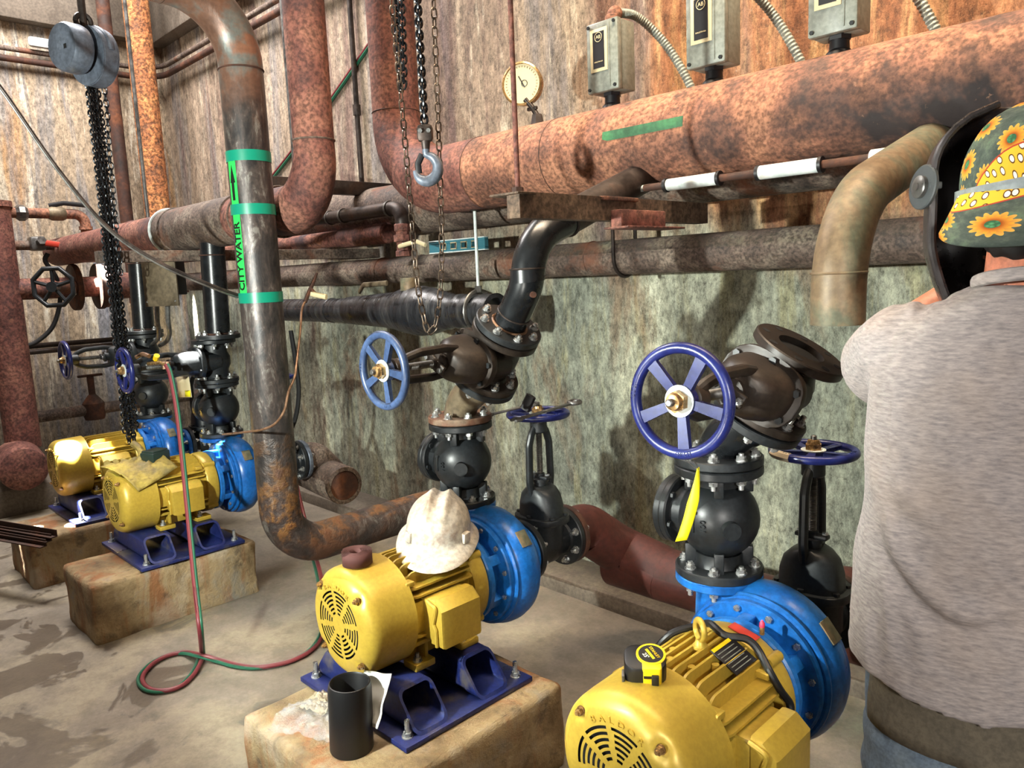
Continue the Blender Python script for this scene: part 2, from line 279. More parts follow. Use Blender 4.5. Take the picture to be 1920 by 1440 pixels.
class B:
    def __init__(s): s.bm = bmesh.new()
    def ring(s, m, r, seg, h=0.0, ph=0.0):
        return [s.bm.verts.new(m @ V((r * math.cos(2*PI*i/seg + ph), r * math.sin(2*PI*i/seg + ph), h))) for i in range(seg)]
    def bridge(s, a, b):
        n = len(a)
        for i in range(n): s.bm.faces.new((a[i], a[(i+1) % n], b[(i+1) % n], b[i]))
    def lathe(s, prof, o=(0, 0, 0), ax=(0, 0, 1), seg=32, cap=True, x=None):
        m = frame(o, ax, x); rings = [s.ring(m, max(r, 1e-4), seg, h) for r, h in prof]
        for a, b in zip(rings, rings[1:]): s.bridge(a, b)
        if cap:
            s.bm.faces.new(rings[0][::-1]); s.bm.faces.new(rings[-1])
        return s
    def cyl(s, p0, p1, r0, r1=None, seg=24, ph=0.0, bev=0.0):
        p0, p1 = V(p0), V(p1); r1 = r0 if r1 is None else r1; L = (p1 - p0).length
        if bev: return s.lathe([(r0 - bev, 0), (r0, bev), (r1, L - bev), (r1 - bev, L)], p0, p1 - p0, seg)
        m = frame(p0, p1 - p0); a = s.ring(m, r0, seg, 0, ph); b = s.ring(m, r1, seg, L, ph)
        s.bridge(a, b); s.bm.faces.new(a[::-1]); s.bm.faces.new(b); return s
    def box(s, c, d, bev=0.0, m=None, seg=2):
        c, d = V(c), V(d) / 2; m = m or Matrix.Identity(4)
        vs = [s.bm.verts.new(m @ (c + V((d.x*a, d.y*b, d.z*e)))) for a in (-1, 1) for b in (-1, 1) for e in (-1, 1)]
        fs = [s.bm.faces.new([vs[i] for i in q]) for q in ((0,1,3,2),(4,6,7,5),(0,4,5,1),(2,3,7,6),(0,2,6,4),(1,5,7,3))]
        if bev:
            es = list({e for f in fs for e in f.edges})
            bmesh.ops.bevel(s.bm, geom=es, offset=bev, segments=seg, affect='EDGES', profile=0.5)
        return s
    def tube(s, pts, r, seg=16, cap=True, closed=False, sq=1.0):
        pts = [V(p) for p in pts]; n = len(pts)
        rr = r if isinstance(r, (list, tuple)) else [r] * n
        def tan(i):
            if closed: return (pts[(i+1) % n] - pts[i-1]).normalized()
            return (pts[min(i+1, n-1)] - pts[max(i-1, 0)]).normalized()
        t0 = tan(0); up = V((0, 0, 1)) if abs(t0.z) < 0.9 else V((1, 0, 0))
        x = (up - t0 * up.dot(t0)).normalized(); rings = []
        for i in range(n):
            t = tan(i); x = (x - t * x.dot(t)).normalized(); y = t.cross(x)
            rings.append([s.bm.verts.new(pts[i] + (x * math.cos(2*PI*k/seg) * sq + y * math.sin(2*PI*k/seg)) * rr[i]) for k in range(seg)])
        for a, b in zip(rings, rings[1:]): s.bridge(a, b)
        if closed: s.bridge(rings[-1], rings[0])
        elif cap:
            s.bm.faces.new(rings[0][::-1]); s.bm.faces.new(rings[-1])
        return s
    def torus(s, c, ax, R, r, seg=40, seg2=12, a0=0, a1=2*PI, rz=None):
        m = frame(c, ax); full = abs(a1 - a0 - 2*PI) < 1e-6
        n = seg if full else seg + 1
        return s.tube([m @ V((R*math.cos(a0+(a1-a0)*i/seg), R*math.sin(a0+(a1-a0)*i/seg), 0)) for i in range(n)], r, seg2, closed=full)
    def prism(s, poly, h, m=None, bev=0.0, h0=0.0):
        m = m or Matrix.Identity(4)
        a = [s.bm.verts.new(m @ V((p[0], p[1], h0))) for p in poly]; b = [s.bm.verts.new(m @ V((p[0], p[1], h))) for p in poly]
        n = len(poly); fs = [s.bm.faces.new(a[::-1]), s.bm.faces.new(b)]
        for i in range(n): fs.append(s.bm.faces.new((a[i], a[(i+1) % n], b[(i+1) % n], b[i])))
        if bev:
            es = list({e for f in fs[:2] for e in f.edges})
            bmesh.ops.bevel(s.bm, geom=es, offset=bev, segments=2, affect='EDGES', profile=0.5)
        return s
    def sphere(s, c, r, sc=(1, 1, 1), seg=24, m=None):
        m = m or Matrix.Identity(4)
        x = bmesh.ops.create_uvsphere(s.bm, u_segments=seg, v_segments=seg // 2, radius=r, matrix=Matrix.Translation(c) @ m @ Matrix.Diagonal((*sc, 1)))
        return s
    def sheet(s, grid, th=0.0):
        rows = [[s.bm.verts.new(p) for p in r] for r in grid]
        for a, b in zip(rows, rows[1:]):
            for i in range(len(a) - 1): s.bm.faces.new((a[i], a[i+1], b[i+1], b[i]))
        return s
    def mesh(s, name, mat, ang=35, jit=0.0, jsc=8.0):
        if jit:
            s.bm.normal_update()
            for v in s.bm.verts: v.co += v.normal * (noise.noise(v.co * jsc) * jit + noise.noise(v.co * jsc * 3.3) * jit * 0.4)
        bmesh.ops.recalc_face_normals(s.bm, faces=s.bm.faces)
        me = bpy.data.meshes.new(name); s.bm.to_mesh(me); s.bm.free()
        for p in me.polygons: p.use_smooth = True
        me.set_sharp_from_angle(angle=math.radians(ang))
        me.materials.append(M[mat] if isinstance(mat, str) else mat); return me

WM = {}                                     # world matrix of every thing/part, kept by hand
def put(me, name, parent=None, mat4=None, label=None, stuff=False):
    o = bpy.data.objects.new(name, me); COL.objects.link(o); m = mat4 or Matrix.Identity(4)
    if parent: o.parent = parent
    o.matrix_basis = m
    WM[o.name] = (WM.get(parent.name, Matrix.Identity(4)) @ m) if parent else m
    if label: o['label'] = label
    if stuff: o['kind'] = 'stuff'
    return o
def part(b, name, mat, parent, label=None, ang=35, jit=0.0, world=False, mod=None):
    """mesh part of a thing; coordinates local to the parent, or world ones when world=True"""
    me = b.mesh(name, mat, ang, jit)
    if world: me.transform(WM[parent.name].inverted())
    o = put(me, name, parent, None, label)
    if mod: mod(o)
    return o
def tag(o, label=None, cat=None, group=None, kind=None):
    if label: o['label'] = label
    if cat: o['category'] = cat
    if group: o['group'] = group
    if kind: o['kind'] = kind
    return o
def thing(name, label, cat, loc=(0, 0, 0), group=None, rot=None):
    o = bpy.data.objects.new(name, None); COL.objects.link(o); o.empty_display_size = 0.1
    m = Matrix.Translation(V(loc)) @ (rot.to_4x4() if rot else Matrix.Identity(4)); o.matrix_basis = m; WM[o.name] = m
    return tag(o, label, cat, group)
def solo(b, name, mat, label, cat, group=None, ang=35, jit=0.0, org=None):
    """a thing that is one mesh, built in world coordinates"""
    me = b.mesh(name, mat, ang, jit)
    if org is None:
        xs = [v.co for v in me.vertices]
        org = V(((min(p.x for p in xs) + max(p.x for p in xs)) / 2, (min(p.y for p in xs) + max(p.y for p in xs)) / 2, min(p.z for p in xs)))
    me.transform(Matrix.Translation(-V(org)))
    return tag(put(me, name, None, Matrix.Translation(V(org))), label, cat, group)
def struct(b, name, mat, ang=35, jit=0.0):
    return tag(put(b.mesh(name, mat, ang, jit), name), kind='structure')
def dup(o, parent=None, m=None, skip=()):
    c = o.copy(); COL.objects.link(c)
    if parent: c.parent = parent
    if m is not None: c.matrix_basis = m
    WM[c.name] = (WM.get(parent.name, Matrix.Identity(4)) @ c.matrix_basis) if parent else c.matrix_basis.copy()
    for ch in list(KIDS.get(o.name, [])):
        if ch.name.split('.')[0] in skip: continue
        KIDS.setdefault(c.name, []).append(dup(ch, c))
    return c
KIDS = {}
def kids():
    KIDS.clear()
    for o in COL.objects:
        if o.parent: KIDS.setdefault(o.parent.name, []).append(o)

def fillet(pts, rad, n=10):
    """polyline with rounded corners"""
    pts = [V(p) for p in pts]; out = [pts[0]]
    rad = rad if isinstance(rad, (list, tuple)) else [rad] * len(pts)
    for i in range(1, len(pts) - 1):
        a, b, c = pts[i-1], pts[i], pts[i+1]; u = (a - b).normalized(); w = (c - b).normalized()
        ang = u.angle(w); d = rad[i] / math.tan(ang / 2) if ang < PI - 1e-3 else 0
        if d <= 0: out.append(b); continue
        d = min(d, (a - b).length * 0.98, (c - b).length * 0.98); r = d * math.tan(ang / 2)
        bis = (u + w).normalized(); ctr = b + bis * (r / math.sin(ang / 2))
        s = b + u * d; e = b + w * d
        for k in range(n + 1):
            q = (s - ctr).normalized().slerp((e - ctr).normalized(), k / n) if (s - ctr).length > 1e-6 else V((0, 0, 1))
            out.append(ctr + q * r)
    out.append(pts[-1]); return out
def spline(pts, n=8):
    """Catmull-Rom through the points"""
    pts = [V(p) for p in pts]; P_ = [pts[0] * 2 - pts[1]] + pts + [pts[-1] * 2 - pts[-2]]; out = []
    for i in range(1, len(P_) - 2):
        a, b, c, d = P_[i-1:i+3]
        for k in range(n):
            t = k / n
            out.append(0.5 * ((2*b) + (c - a) * t + (2*a - 5*b + 4*c - d) * t*t + (3*b - a - 3*c + d) * t**3))
    out.append(pts[-1]); return out
def text_mesh(txt, size, m, mat, name='lettering', depth=0.0006, align='CENTER', sx=1.0, bold=0.0):
    cu = bpy.data.curves.new(name, 'FONT'); cu.body = txt; cu.size = size; cu.extrude = depth; cu.align_x = align; cu.align_y = 'CENTER'
    cu.resolution_u = 2; cu.offset = bold
    o = bpy.data.objects.new(name, cu); COL.objects.link(o)
    dg = bpy.context.evaluated_depsgraph_get()
    me = bpy.data.meshes.new_from_object(o.evaluated_get(dg)); bpy.data.objects.remove(o); bpy.data.curves.remove(cu)
    me.transform(m @ Matrix.Diagonal((sx, 1, 1, 1))); me.materials.clear(); me.materials.append(M[mat]); me.name = name
    return me

# ================================================================== SETTING
WY, WX = 2.78, -7.0
b = B()
n = 60
b.bm.verts.ensure_lookup_table()
gx = [WX - 0.1 + (3.2 - WX) * i / 70 for i in range(71)]
gy = [-3.0 + 5.6 * i / 50 for i in range(51)]
b.sheet([[V((x, y, 0.006 * noise.noise(V((x * 1.3, y * 1.3, 0))))) for x in gx] for y in gy])
b.box((-1.9, 0.2, -0.12), (10.4, 6.0, 0.18))
struct(b, 'floor', 'floor', 60)
b = B(); b.box(((WX + 3.2) / 2, WY + 0.1, 2.4), (3.2 - WX + 0.4, 0.2, 5.2)); struct(b, 'wall_back', 'wall')
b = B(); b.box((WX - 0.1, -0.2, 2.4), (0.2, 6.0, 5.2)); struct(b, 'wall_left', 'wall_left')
# low kerb along the foot of the back wall, and the strip of raised slabs in front of the pumps
b = B(); b.box(((WX + 3.0) / 2, 2.66, 0.02), (3.0 - WX, 0.26, 0.11), 0.012); struct(b, 'trim_1', 'ledge', jit=0.004)
# concrete ledges high on both walls
b = B(); b.box((-5.1, WY - 0.06, 3.72), (3.7, 0.13, 0.34), 0.01); struct(b, 'trim_2', 'ledge', jit=0.004)
b = B(); b.box((WX + 0.05, 1.2, 3.72), (0.14, 2.9, 0.3), 0.01); struct(b, 'trim_3', 'ledge', jit=0.004)

M['olive_pipe'] = grim('olive_brown_pipe', [(0.3, '#574631'), (0.48, '#74624a'), (0.58, '#5d5f4c'), (0.7, '#8a6a48')], 5, 0.55, 0.15, 0.15, stretch=(1, 1, .7))
# ================================================================== PUMPS
XC = [-4.71, -3.74, -1.81, -0.83]
WHERE = ['at the far left end of the row', 'second from the left, on the pad under the yellow glove', 'under the white hard hat', 'nearest the camera with the tape measure on it']

# ---- concrete pads
def pad(x0, x1, y0, y1, h, label, seed):
    b = B(); b.box(((x0 + x1) / 2, (y0 + y1) / 2, h / 2 - 0.01), (x1 - x0, y1 - y0, h + 0.02), 0.022, seg=2)
    bmesh.ops.subdivide_edges(b.bm, edges=[e for e in b.bm.edges if e.calc_length() > 0.06], cuts=7, use_grid_fill=True)
    b.bm.normal_update()
    for v in b.bm.verts:
        if v.co.z > h - 0.004 and x0 + .05 < v.co.x < x1 - .05 and y0 + .1 < v.co.y < y1 - .04: continue
        q = v.co * 6 + V((seed, 0, 0)); v.co += v.normal * (noise.noise(q) * 0.012 + noise.noise(q * 3.1) * 0.005 - 0.004)
    return solo(b, 'concrete_pad', 'block', label, 'concrete pad', 'concrete pump pads', 50)
pad(-4.87, -4.41, 0.83, 1.62, 0.268, 'low stained concrete pad at the far left, steel angle bars lying on its corner', 1)
pad(-3.9, -3.47, 0.85, 1.6, 0.268, 'block-shaped concrete pad with orange streaks under the second motor from the left', 9)
pad(-2.06, -1.46, 0.85, 1.6, 0.268, 'rusty chipped concrete pad holding the black pipe nipple and plastic bag', 17)
pad(-1.08, -0.55, 0.85, 1.6, 0.268, 'concrete pad under the nearest gold motor', 23)

# ---- bolt meshes
def bolt_mesh(name, r, head, stud, mat='bolt', washer=True, nut=True):
    b = B()
    if washer: b.cyl((0, 0, 0), (0, 0, 0.003), r * 1.25, seg=16)
    b.cyl((0, 0, 0.002), (0, 0, head), r, seg=6)
    if stud: b.cyl((0, 0, head), (0, 0, head + stud), r * 0.55, seg=10)
    return b.mesh(name, mat)
BOLT = bolt_mesh('bolt', 0.0115, 0.013, 0.006)
NUT = bolt_mesh('nut', 0.0115, 0.013, 0.012)
SMALL = bolt_mesh('small_bolt', 0.0085, 0.008, 0.0, washer=False)
ANCHOR = bolt_mesh('anchor_bolt', 0.013, 0.014, 0.034)
SMALL_D = bolt_mesh('dark_bolt', 0.009, 0.009, 0.0, 'cast', washer=False)
def bolts(parent, o, ax, R, n, me, ph=0.0, name='bolt', x=None):
    m = frame(o, ax, x)
    for i in range(n):
        a = 2*PI*i/n + ph
        put(me, name, parent, m @ Matrix.Translation((R*math.cos(a), R*math.sin(a), 0)) @ Matrix.Rotation(a, 4, 'Z'))
def flange(parent, o, ax, R=0.108, th=0.022, mat='cast', nb=8, me=BOLT, ph=PI/8, under=False, hub=None, label=None, bore=None, holes=False):
    """round flange whose outer face is at o, facing ax; bolts are its sub-parts"""
    o, ax = V(o), V(ax).normalized(); b = B(); m = frame(o - ax * th, ax)
    prof = [(R - .003, 0), (R, .003), (R, th - .003), (R - .003, th)]
    if bore:
        prof += [(bore, th), (bore, -0.03)]; b.lathe(prof, o - ax * th, ax, 40, cap=False)
        b.lathe([(R - .003, 0), (bore, 0)], o - ax * th, ax, 40, cap=False)
    else: b.lathe(prof, o - ax * th, ax, 40)
    f = part(b, 'flange', mat, parent, label)
    if nb and me:
        if under: bolts(f, o - ax * th, -ax, R * 0.80, nb, me, ph)
        else: bolts(f, o, ax, R * 0.80, nb, me, ph)
    return f

# ---- blue steel stand
def make_stand():
    t = thing('motor_stand', '', 'motor stand', (0, 0, 0), 'blue motor stands')
    b = B(); b.box((0, 0, 0.008), (0.55, 0.48, 0.016), 0.003); pl = part(b, 'base_plate', 'navy', t)
    for x in (-1, 1):
        for y in (-1, 1): put(ANCHOR, 'anchor_bolt', pl, Matrix.Translation((x * 0.235, y * 0.205, 0.016)))
    for yc in (-0.135, 0.095):
        b = B(); w, h = 0.118, 0.106
        def ringp(off, n=5):
            ps = []
            for (cx, cz, a0) in ((1, 0, -PI/2), (1, 1, 0), (-1, 1, PI/2), (-1, 0, PI)):
                rr = 0.022 - off * 0.5; X_ = w/2 - off - rr; Z0 = off + rr; Z1 = h - off - rr
                for k in range(n):
                    a = a0 + PI/2 * k/(n-1); ps.append((yc + cx * X_ + rr*math.cos(a), (Z1 if cz else Z0) + rr*math.sin(a)))
            return ps
        def ex(z): return 0.262 - 0.085 * z / h
        o_, i_ = ringp(0), ringp(0.008); R_ = []
        for sgn, ps in ((-1, i_), (-1, o_), (1, o_), (1, i_)):
            R_.append([b.bm.verts.new((sgn * ex(z), y, 0.016 + z)) for y, z in ps])
        for a, c in zip(R_, R_[1:] + R_[:1]): b.bridge(a, c)
        part(b, 'channel_beam', 'navy', t)
    return t

# ---- motor + pump
def make_pump():
    t = thing('pump_set', '', 'pump', (0, 0, 0), 'gold motors with blue pumps')
    AX = 0.155
    # fan cover with slotted grille
    b = B(); N = 96; c = V((0, -0.25, AX))
    radii = [0.0005, 0.022]; slot = []
    for k in range(6):
        r0 = 0.031 + k * 0.0122; radii += [r0, r0 + 0.0062]; slot.append(len(radii) - 2)
    prof = [(r, 0) for r in radii] + [(0.108, 0), (0.118, 0.0008), (0.128, 0.003), (0.137, 0.0075), (0.145, 0.0135), (0.151, 0.021), (0.155, 0.03), (0.157, 0.042), (0.158, 0.07), (0.16, 0.155), (0.1605, 0.158), (0.156, 0.158), (0.152, 0.06)]
    rings = []
    for r, h in prof:
        rg = []
        for i in range(N):
            a = 2*PI*i/N; p = V((r*math.cos(a), h, r*math.sin(a)))
            if 0.112 < r and h < 0.06:
                for q in range(4):
                    qa = PI/4 + q*PI/2; d = (V((p.x, p.z)) - V((0.133*math.cos(qa), 0.133*math.sin(qa)))).length
                    p.y += 0.010 * math.exp(-(d/0.015)**2)
                    if h > 0.012: p.x -= 0.004*math.cos(qa)*math.exp(-(d/0.017)**2); p.z -= 0.004*math.sin(qa)*math.exp(-(d/0.017)**2)
            rg.append(b.bm.verts.new(c + p))
        rings.append(rg)
    for j, (ra, rb) in enumerate(zip(rings, rings[1:])):
        for i in range(N):
            if j in slot:
                k = slot.index(j); a = (i + 0.5) / N * 360
                w = 3.4 + (5 - k) * 1.6
                if min(abs((a - s_ + 180) % 360 - 180) for s_ in (12, 57, 100, 147, 192, 237, 280, 327)) > (w if k > 2 else w * 0.9): continue
            b.bm.faces.new((ra[i], ra[(i+1) % N], rb[(i+1) % N], rb[i]))
    fc = part(b, 'fan_cover', 'gold', t, ang=50)
    b = B(); b.cyl((0, -0.241, AX), (0, -0.15, AX), 0.11, seg=40); part(b, 'grille_shade', 'dark', t, 'dark drum standing for the shaded interior behind the grille slots')  # near-black drum gives the slots their shade by colour
    SC_ = bolt_mesh('cover_screw', 0.008, 0.012, 0.005, 'brass')
    for q in range(4):
        a = PI/4 + q*PI/2; put(SC_, 'cover_screw', fc, frame((0.133*math.cos(a), -0.239, AX + 0.133*math.sin(a)), (0, -1, 0)))
    # embossed lettering over the grille
    bm = bmesh.new()
    for i, ch in enumerate('BALDOR'):
        a = math.radians(90 + 30 - i * 12); r = 0.1115
        m = Matrix.Translation((r*math.cos(a), -0.2506, AX + r*math.sin(a))) @ Matrix.Rotation(PI/2, 4, 'X') @ Matrix.Rotation(a - PI/2, 4, 'Z')
        bm.from_mesh(text_mesh(ch, 0.019, m, 'gold', depth=0.0018, sx=1.25))
    me = bpy.data.meshes.new('lettering'); bm.to_mesh(me); bm.free(); me.materials.append(M['gold']); put(me, 'lettering', fc)
    # finned frame
    b = B(); b.lathe([(0.118, -0.115), (0.122, -0.11), (0.122, 0.15), (0.118, 0.16)], (0, 0, AX), (0, 1, 0), 40)
    def fin(x0, x1, z0, ztop, ya, yb, m):
        rr = 0.03; poly = [(ya, z0), (ya, ztop - rr)] + [(ya + rr - rr*math.cos(k*PI/10), ztop - rr + rr*math.sin(k*PI/10)) for k in range(1, 6)] + [(yb - 0.01, ztop), (yb, ztop - 0.012), (yb, z0)]
        b.prism([(p[0], p[1]) for p in poly], x1, m, h0=x0)
    up = Matrix(((0, 0, 1, 0), (1, 0, 0, 0), (0, 1, 0, AX), (0, 0, 0, 1)))      # poly (y,z) extruded along x
    for x in (-0.095, -0.066, -0.038, -0.0125, 0.0125, 0.038, 0.066, 0.095):
        fin(x - 0.003, x + 0.003, 0.06, math.sqrt(0.152**2 - x*x), -0.095 + abs(x) * 0.15, 0.135, up)
    for sg in (-1, 1):
        side = Matrix(((0, sg, 0, 0), (1, 0, 0, 0), (0, 0, 1, AX), (0, 0, 0, 1)))  # poly (y,x) extruded along z
        for z in (-0.055, 0.062, 0.083):
            fin(z - 0.003, z + 0.003, 0.08, math.sqrt(0.157**2 - z*z), -0.10, 0.14, side)
        b.box((sg * 0.118, 0.0, AX + 0.0), (0.044, 0.215, 0.095), 0.006)
        for yb in (-0.085, 0.115): b.box((sg * 0.112, yb, AX + 0.098), (0.03, 0.03, 0.014), 0.003)
    for x, y in ((-0.0255, -0.03), (0.0255, -0.03), (0.052, 0.02), (-0.052, 0.02)):
        b.cyl((x, y, AX + 0.1), (x, y, AX + math.sqrt(0.15**2 - x*x) - 0.004), 0.008, seg=10)
    part(b, 'motor_frame', 'gold', t)
    b = B(); b.lathe([(0.12, 0.138), (0.143, 0.142), (0.148, 0.15), (0.149, 0.185), (0.144, 0.196), (0.125, 0.204), (0.08, 0.206)], (0, 0, AX), (0, 1, 0), 48)
    for k in range(4):
        a = PI/4 + k*PI/2; b.cyl((0.146*math.cos(a), 0.145, AX + 0.146*math.sin(a)), (0.146*math.cos(a), 0.195, AX + 0.146*math.sin(a)), 0.013, seg=12)
    part(b, 'end_bell', 'gold', t)
    for x in (-1, 1):
        for y in (-0.065, 0.105):
            b = B(); b.box((x * 0.118, y, 0.011), (0.062, 0.072, 0.022), 0.005); b.box((x * 0.108, y + (0.02 if y < 0 else -.02), 0.045), (0.042, 0.012, 0.06), 0.003)
            b.box((x * 0.105, y, 0.072), (0.05, 0.075, 0.014), 0.003)
            f = part(b, 'mounting_foot', 'gold', t)
            put(NUT, 'bolt', f, Matrix.Translation((x * 0.128, y - 0.014, 0.022)))
    b = B(); b.box((0, 0.02, 0.03), (0.17, 0.2, 0.05), 0.01); part(b, 'belly', 'gold', t)
    # conduit box on the right-hand side
    b = B(); b.box((0.148, 0.015, AX - 0.008), (0.05, 0.14, 0.122), 0.008)
    bx = part(b, 'junction_box', 'gold', t)
    b = B(); b.prism([(0.17, 0.062), (0.198, 0.062), (0.228, 0.035), (0.228, -0.075), (0.17, -0.075)], 0.088, Matrix(((1, 0, 0, 0), (0, 0, 1, 0), (0, 1, 0, AX), (0, 0, 0, 1))), 0.010, h0=-0.062)
    part(b, 'box_cover', 'gold', bx)
    b = B(); b.tube(fillet([(0.172, -0.0645, AX + 0.055), (0.212, -0.066, AX + 0.045), (0.196, -0.066, AX - 0.005), (0.206, -0.066, AX - 0.02), (0.206, -0.066, AX - 0.07)], 0.01, 4), 0.0055, 8)
    part(b, 'cover_lip', 'gold', bx)
    # blue adapter, cover plate, volute, discharge neck
    b = B(); b.lathe([(0.10, 0.2), (0.142, 0.202), (0.147, 0.206), (0.147, 0.222), (0.118, 0.226), (0.112, 0.262), (0.10, 0.268)], (0, 0, AX), (0, 1, 0), 48)
    for k in range(6):
        a = PI/6 + k*PI/3; m = Matrix.Translation((0, 0, AX)) @ Matrix.Rotation(-a, 4, 'Y')
        b.box((0.128, 0.243, 0), (0.034, 0.05, 0.034), 0.004, m)
    part(b, 'pump_bracket', 'blue', t)
    b = B(); b.lathe([(0.09, 0.26), (0.168, 0.262), (0.172, 0.266), (0.172, 0.278), (0.16, 0.28)], (0, 0, AX), (0, 1, 0), 56)
    cp = part(b, 'casing_cover', 'blue', t)
    bolts(cp, (0, 0.262, AX), (0, -1, 0), 0.155, 12, SMALL, 0.2)
    b = B(); b.lathe([(0.15, 0.278), (0.178, 0.28), (0.184, 0.285), (0.184, 0.291), (0.18, 0.294), (0.188, 0.302), (0.196, 0.325), (0.197, 0.35), (0.19, 0.378), (0.17, 0.402), (0.135, 0.418), (0.08, 0.425), (0.07, 0.46)], (0, 0, AX), (0, 1, 0), 56)
    b.cyl((-0.132, 0.35, AX - 0.02), (-0.132, 0.35, 0.33), 0.062, 0.056, 28)
    vol = part(b, 'volute_casing', 'blue', t)
    b = B(); m = Matrix.Translation((0, 0, AX)) @ Matrix.Rotation(math.radians(-38), 4, 'Y')
    b.box((0.1965, 0.345, 0), (0.004, 0.042, 0.055), 0.001, m); part(b, 'nameplate', 'olive_pipe', vol, 'small brass nameplate')
    flange(t, (-0.132, 0.35, 0.345), (0, 0, 1), mat='blue', nb=8, me=NUT, under=True)
    flange(t, (0, 0.482, AX), (0, 1, 0), R=0.1, mat='blue', nb=8, me=NUT, under=True)
    return t

# ---- check valve: ball body between two flanges, bolted side cover
def make_check():
    t = thing('check_valve', '', 'check valve', (0, 0, 0), 'black ball-bodied check valves')
    b = B(); H = 0.28
    prof = [(0.066, 0.015), (0.058, 0.03), (0.058, 0.055)]
    for k in range(13):
        a = -1.05 + 2.1 * k / 12; prof.append((0.1 * math.cos(a), 0.142 + 0.1 * math.sin(a)))
    prof += [(0.058, 0.228), (0.058, 0.25), (0.066, 0.265)]
    b.lathe(prof, seg=44)
    for k in range(4):
        a = PI/4 * (2*k + 1) - 0.25; m = Matrix.Rotation(a, 4, 'Z')
        for z, d in ((0.045, 0.055), (0.237, 0.05)): b.box((0.068, 0, z), (0.03, 0.024, d), 0.003, m)
    b.cyl((-0.06, 0, 0.142), (-0.112, 0, 0.142), 0.066, seg=28)
    b.cyl((0.06, -0.058, 0.14), (0.082, -0.078, 0.14), 0.024, 0.022, 20)
    b.box((-0.012, -0.0995, 0.15), (0.006, 0.006, 0.05), 0.002)
    b.box((-0.0115, -0.0995, 0.176), (0.013, 0.006, 0.008), 0.002)
    body = part(b, 'body', 'cast', t)
    me = text_mesh('100', 0.022, Matrix.Translation((0.016, -0.1005, 0.145)) @ Matrix.Rotation(PI/2, 4, 'X') @ Matrix.Rotation(PI/2, 4, 'Z'), 'cast', depth=0.0015)
    put(me, 'lettering', body)
    flange(t, (0, 0, 0), (0, 0, -1), nb=8, me=BOLT, under=True)
    flange(t, (0, 0, H), (0, 0, 1), nb=8, me=NUT, under=True)
    b = B(); b.lathe([(0.084, 0), (0.088, 0.004), (0.088, 0.016), (0.0865, 0.018), (0.088, 0.02), (0.088, 0.034), (0.082, 0.04), (0.05, 0.042)], (-0.103, 0, 0.142), (-1, 0, 0), 40)
    cv = part(b, 'side_cover', 'cast', t)
    bolts(cv, (-0.103, 0, 0.142), (1, 0, 0), 0.074, 6, SMALL_D, 0.3)
    return t

# ---- handwheel (local z = towards the operator)
def make_wheel(parent, o, ax, R=0.112, mat='wheel', pale=False, nut=True, rot=0.0, x=None):
    m = frame(o, ax, x) @ Matrix.Rotation(rot, 4, 'Z'); b = B()
    b.torus((0, 0, 0), (0, 0, 1), R - 0.011, 0.0112, 56, 14)
    for k in range(5):
        r_ = Matrix.Rotation(2*PI*k/5 + 0.35, 4, 'Z'); L = R - 0.03
        vs = [b.bm.verts.new(r_ @ V(p)) for p in ((0.02, -.0085, -.012), (0.02, .0085, -.012), (0.02, .0085, .002), (0.02, -.0085, .002), (R - .013, -.0125, -.004), (R - .013, .0125, -.004), (R - .013, .0125, .006), (R - .013, -.0125, .006))]
        for q in ((0, 1, 2, 3), (4, 7, 6, 5), (0, 4, 5, 1), (1, 5, 6, 2), (2, 6, 7, 3), (3, 7, 4, 0)): b.bm.faces.new([vs[i] for i in q])
    b.lathe([(0.024, -0.02), (0.03, -0.016), (0.03, 0.0), (0.028, 0.003)], seg=28)
    w = put(b.mesh('handwheel', mat), 'handwheel', parent, m)
    for txt, a in (('OPEN', -0.85), ('250', 3.6)):
        bm = bmesh.new()
        for i, ch in enumerate(txt):
            aa = a - (i - len(txt)/2) * -0.085; mm = Matrix.Rotation(aa, 4, 'Z') @ Matrix.Translation((R - 0.011, 0, 0.0108)) @ Matrix.Rotation(PI/2, 4, 'Z')
            bm.from_mesh(text_mesh(ch, 0.011, mm, mat, depth=0.001))
        me = bpy.data.meshes.new('lettering'); bm.to_mesh(me); bm.free(); me.materials.append(M[mat]); put(me, 'lettering', w)
    b = B(); b.lathe([(0.012, 0.0035), (0.031, 0.0035), (0.031, 0.006), (0.012, 0.006)], seg=32); put(b.mesh('name_ring', 'white_paint'), 'name_ring', w, None, 'pale ring around the hub nut')
    b = B(); b.cyl((0, 0, 0.005), (0, 0, 0.021), 0.0215, seg=6); b.lathe([(0.017, 0.021), (0.015, 0.03), (0.009, 0.032)], seg=20); put(b.mesh('hub_nut', 'brass'), 'hub_nut', w, None, 'brass hub nut')
    b = B(); b.cyl((0, 0, 0.0), (0, 0, 0.043), 0.0085, 0.0075, 16, bev=0.002); put(b.mesh('stem_end', 'steel'), 'stem_end', w)
    return w

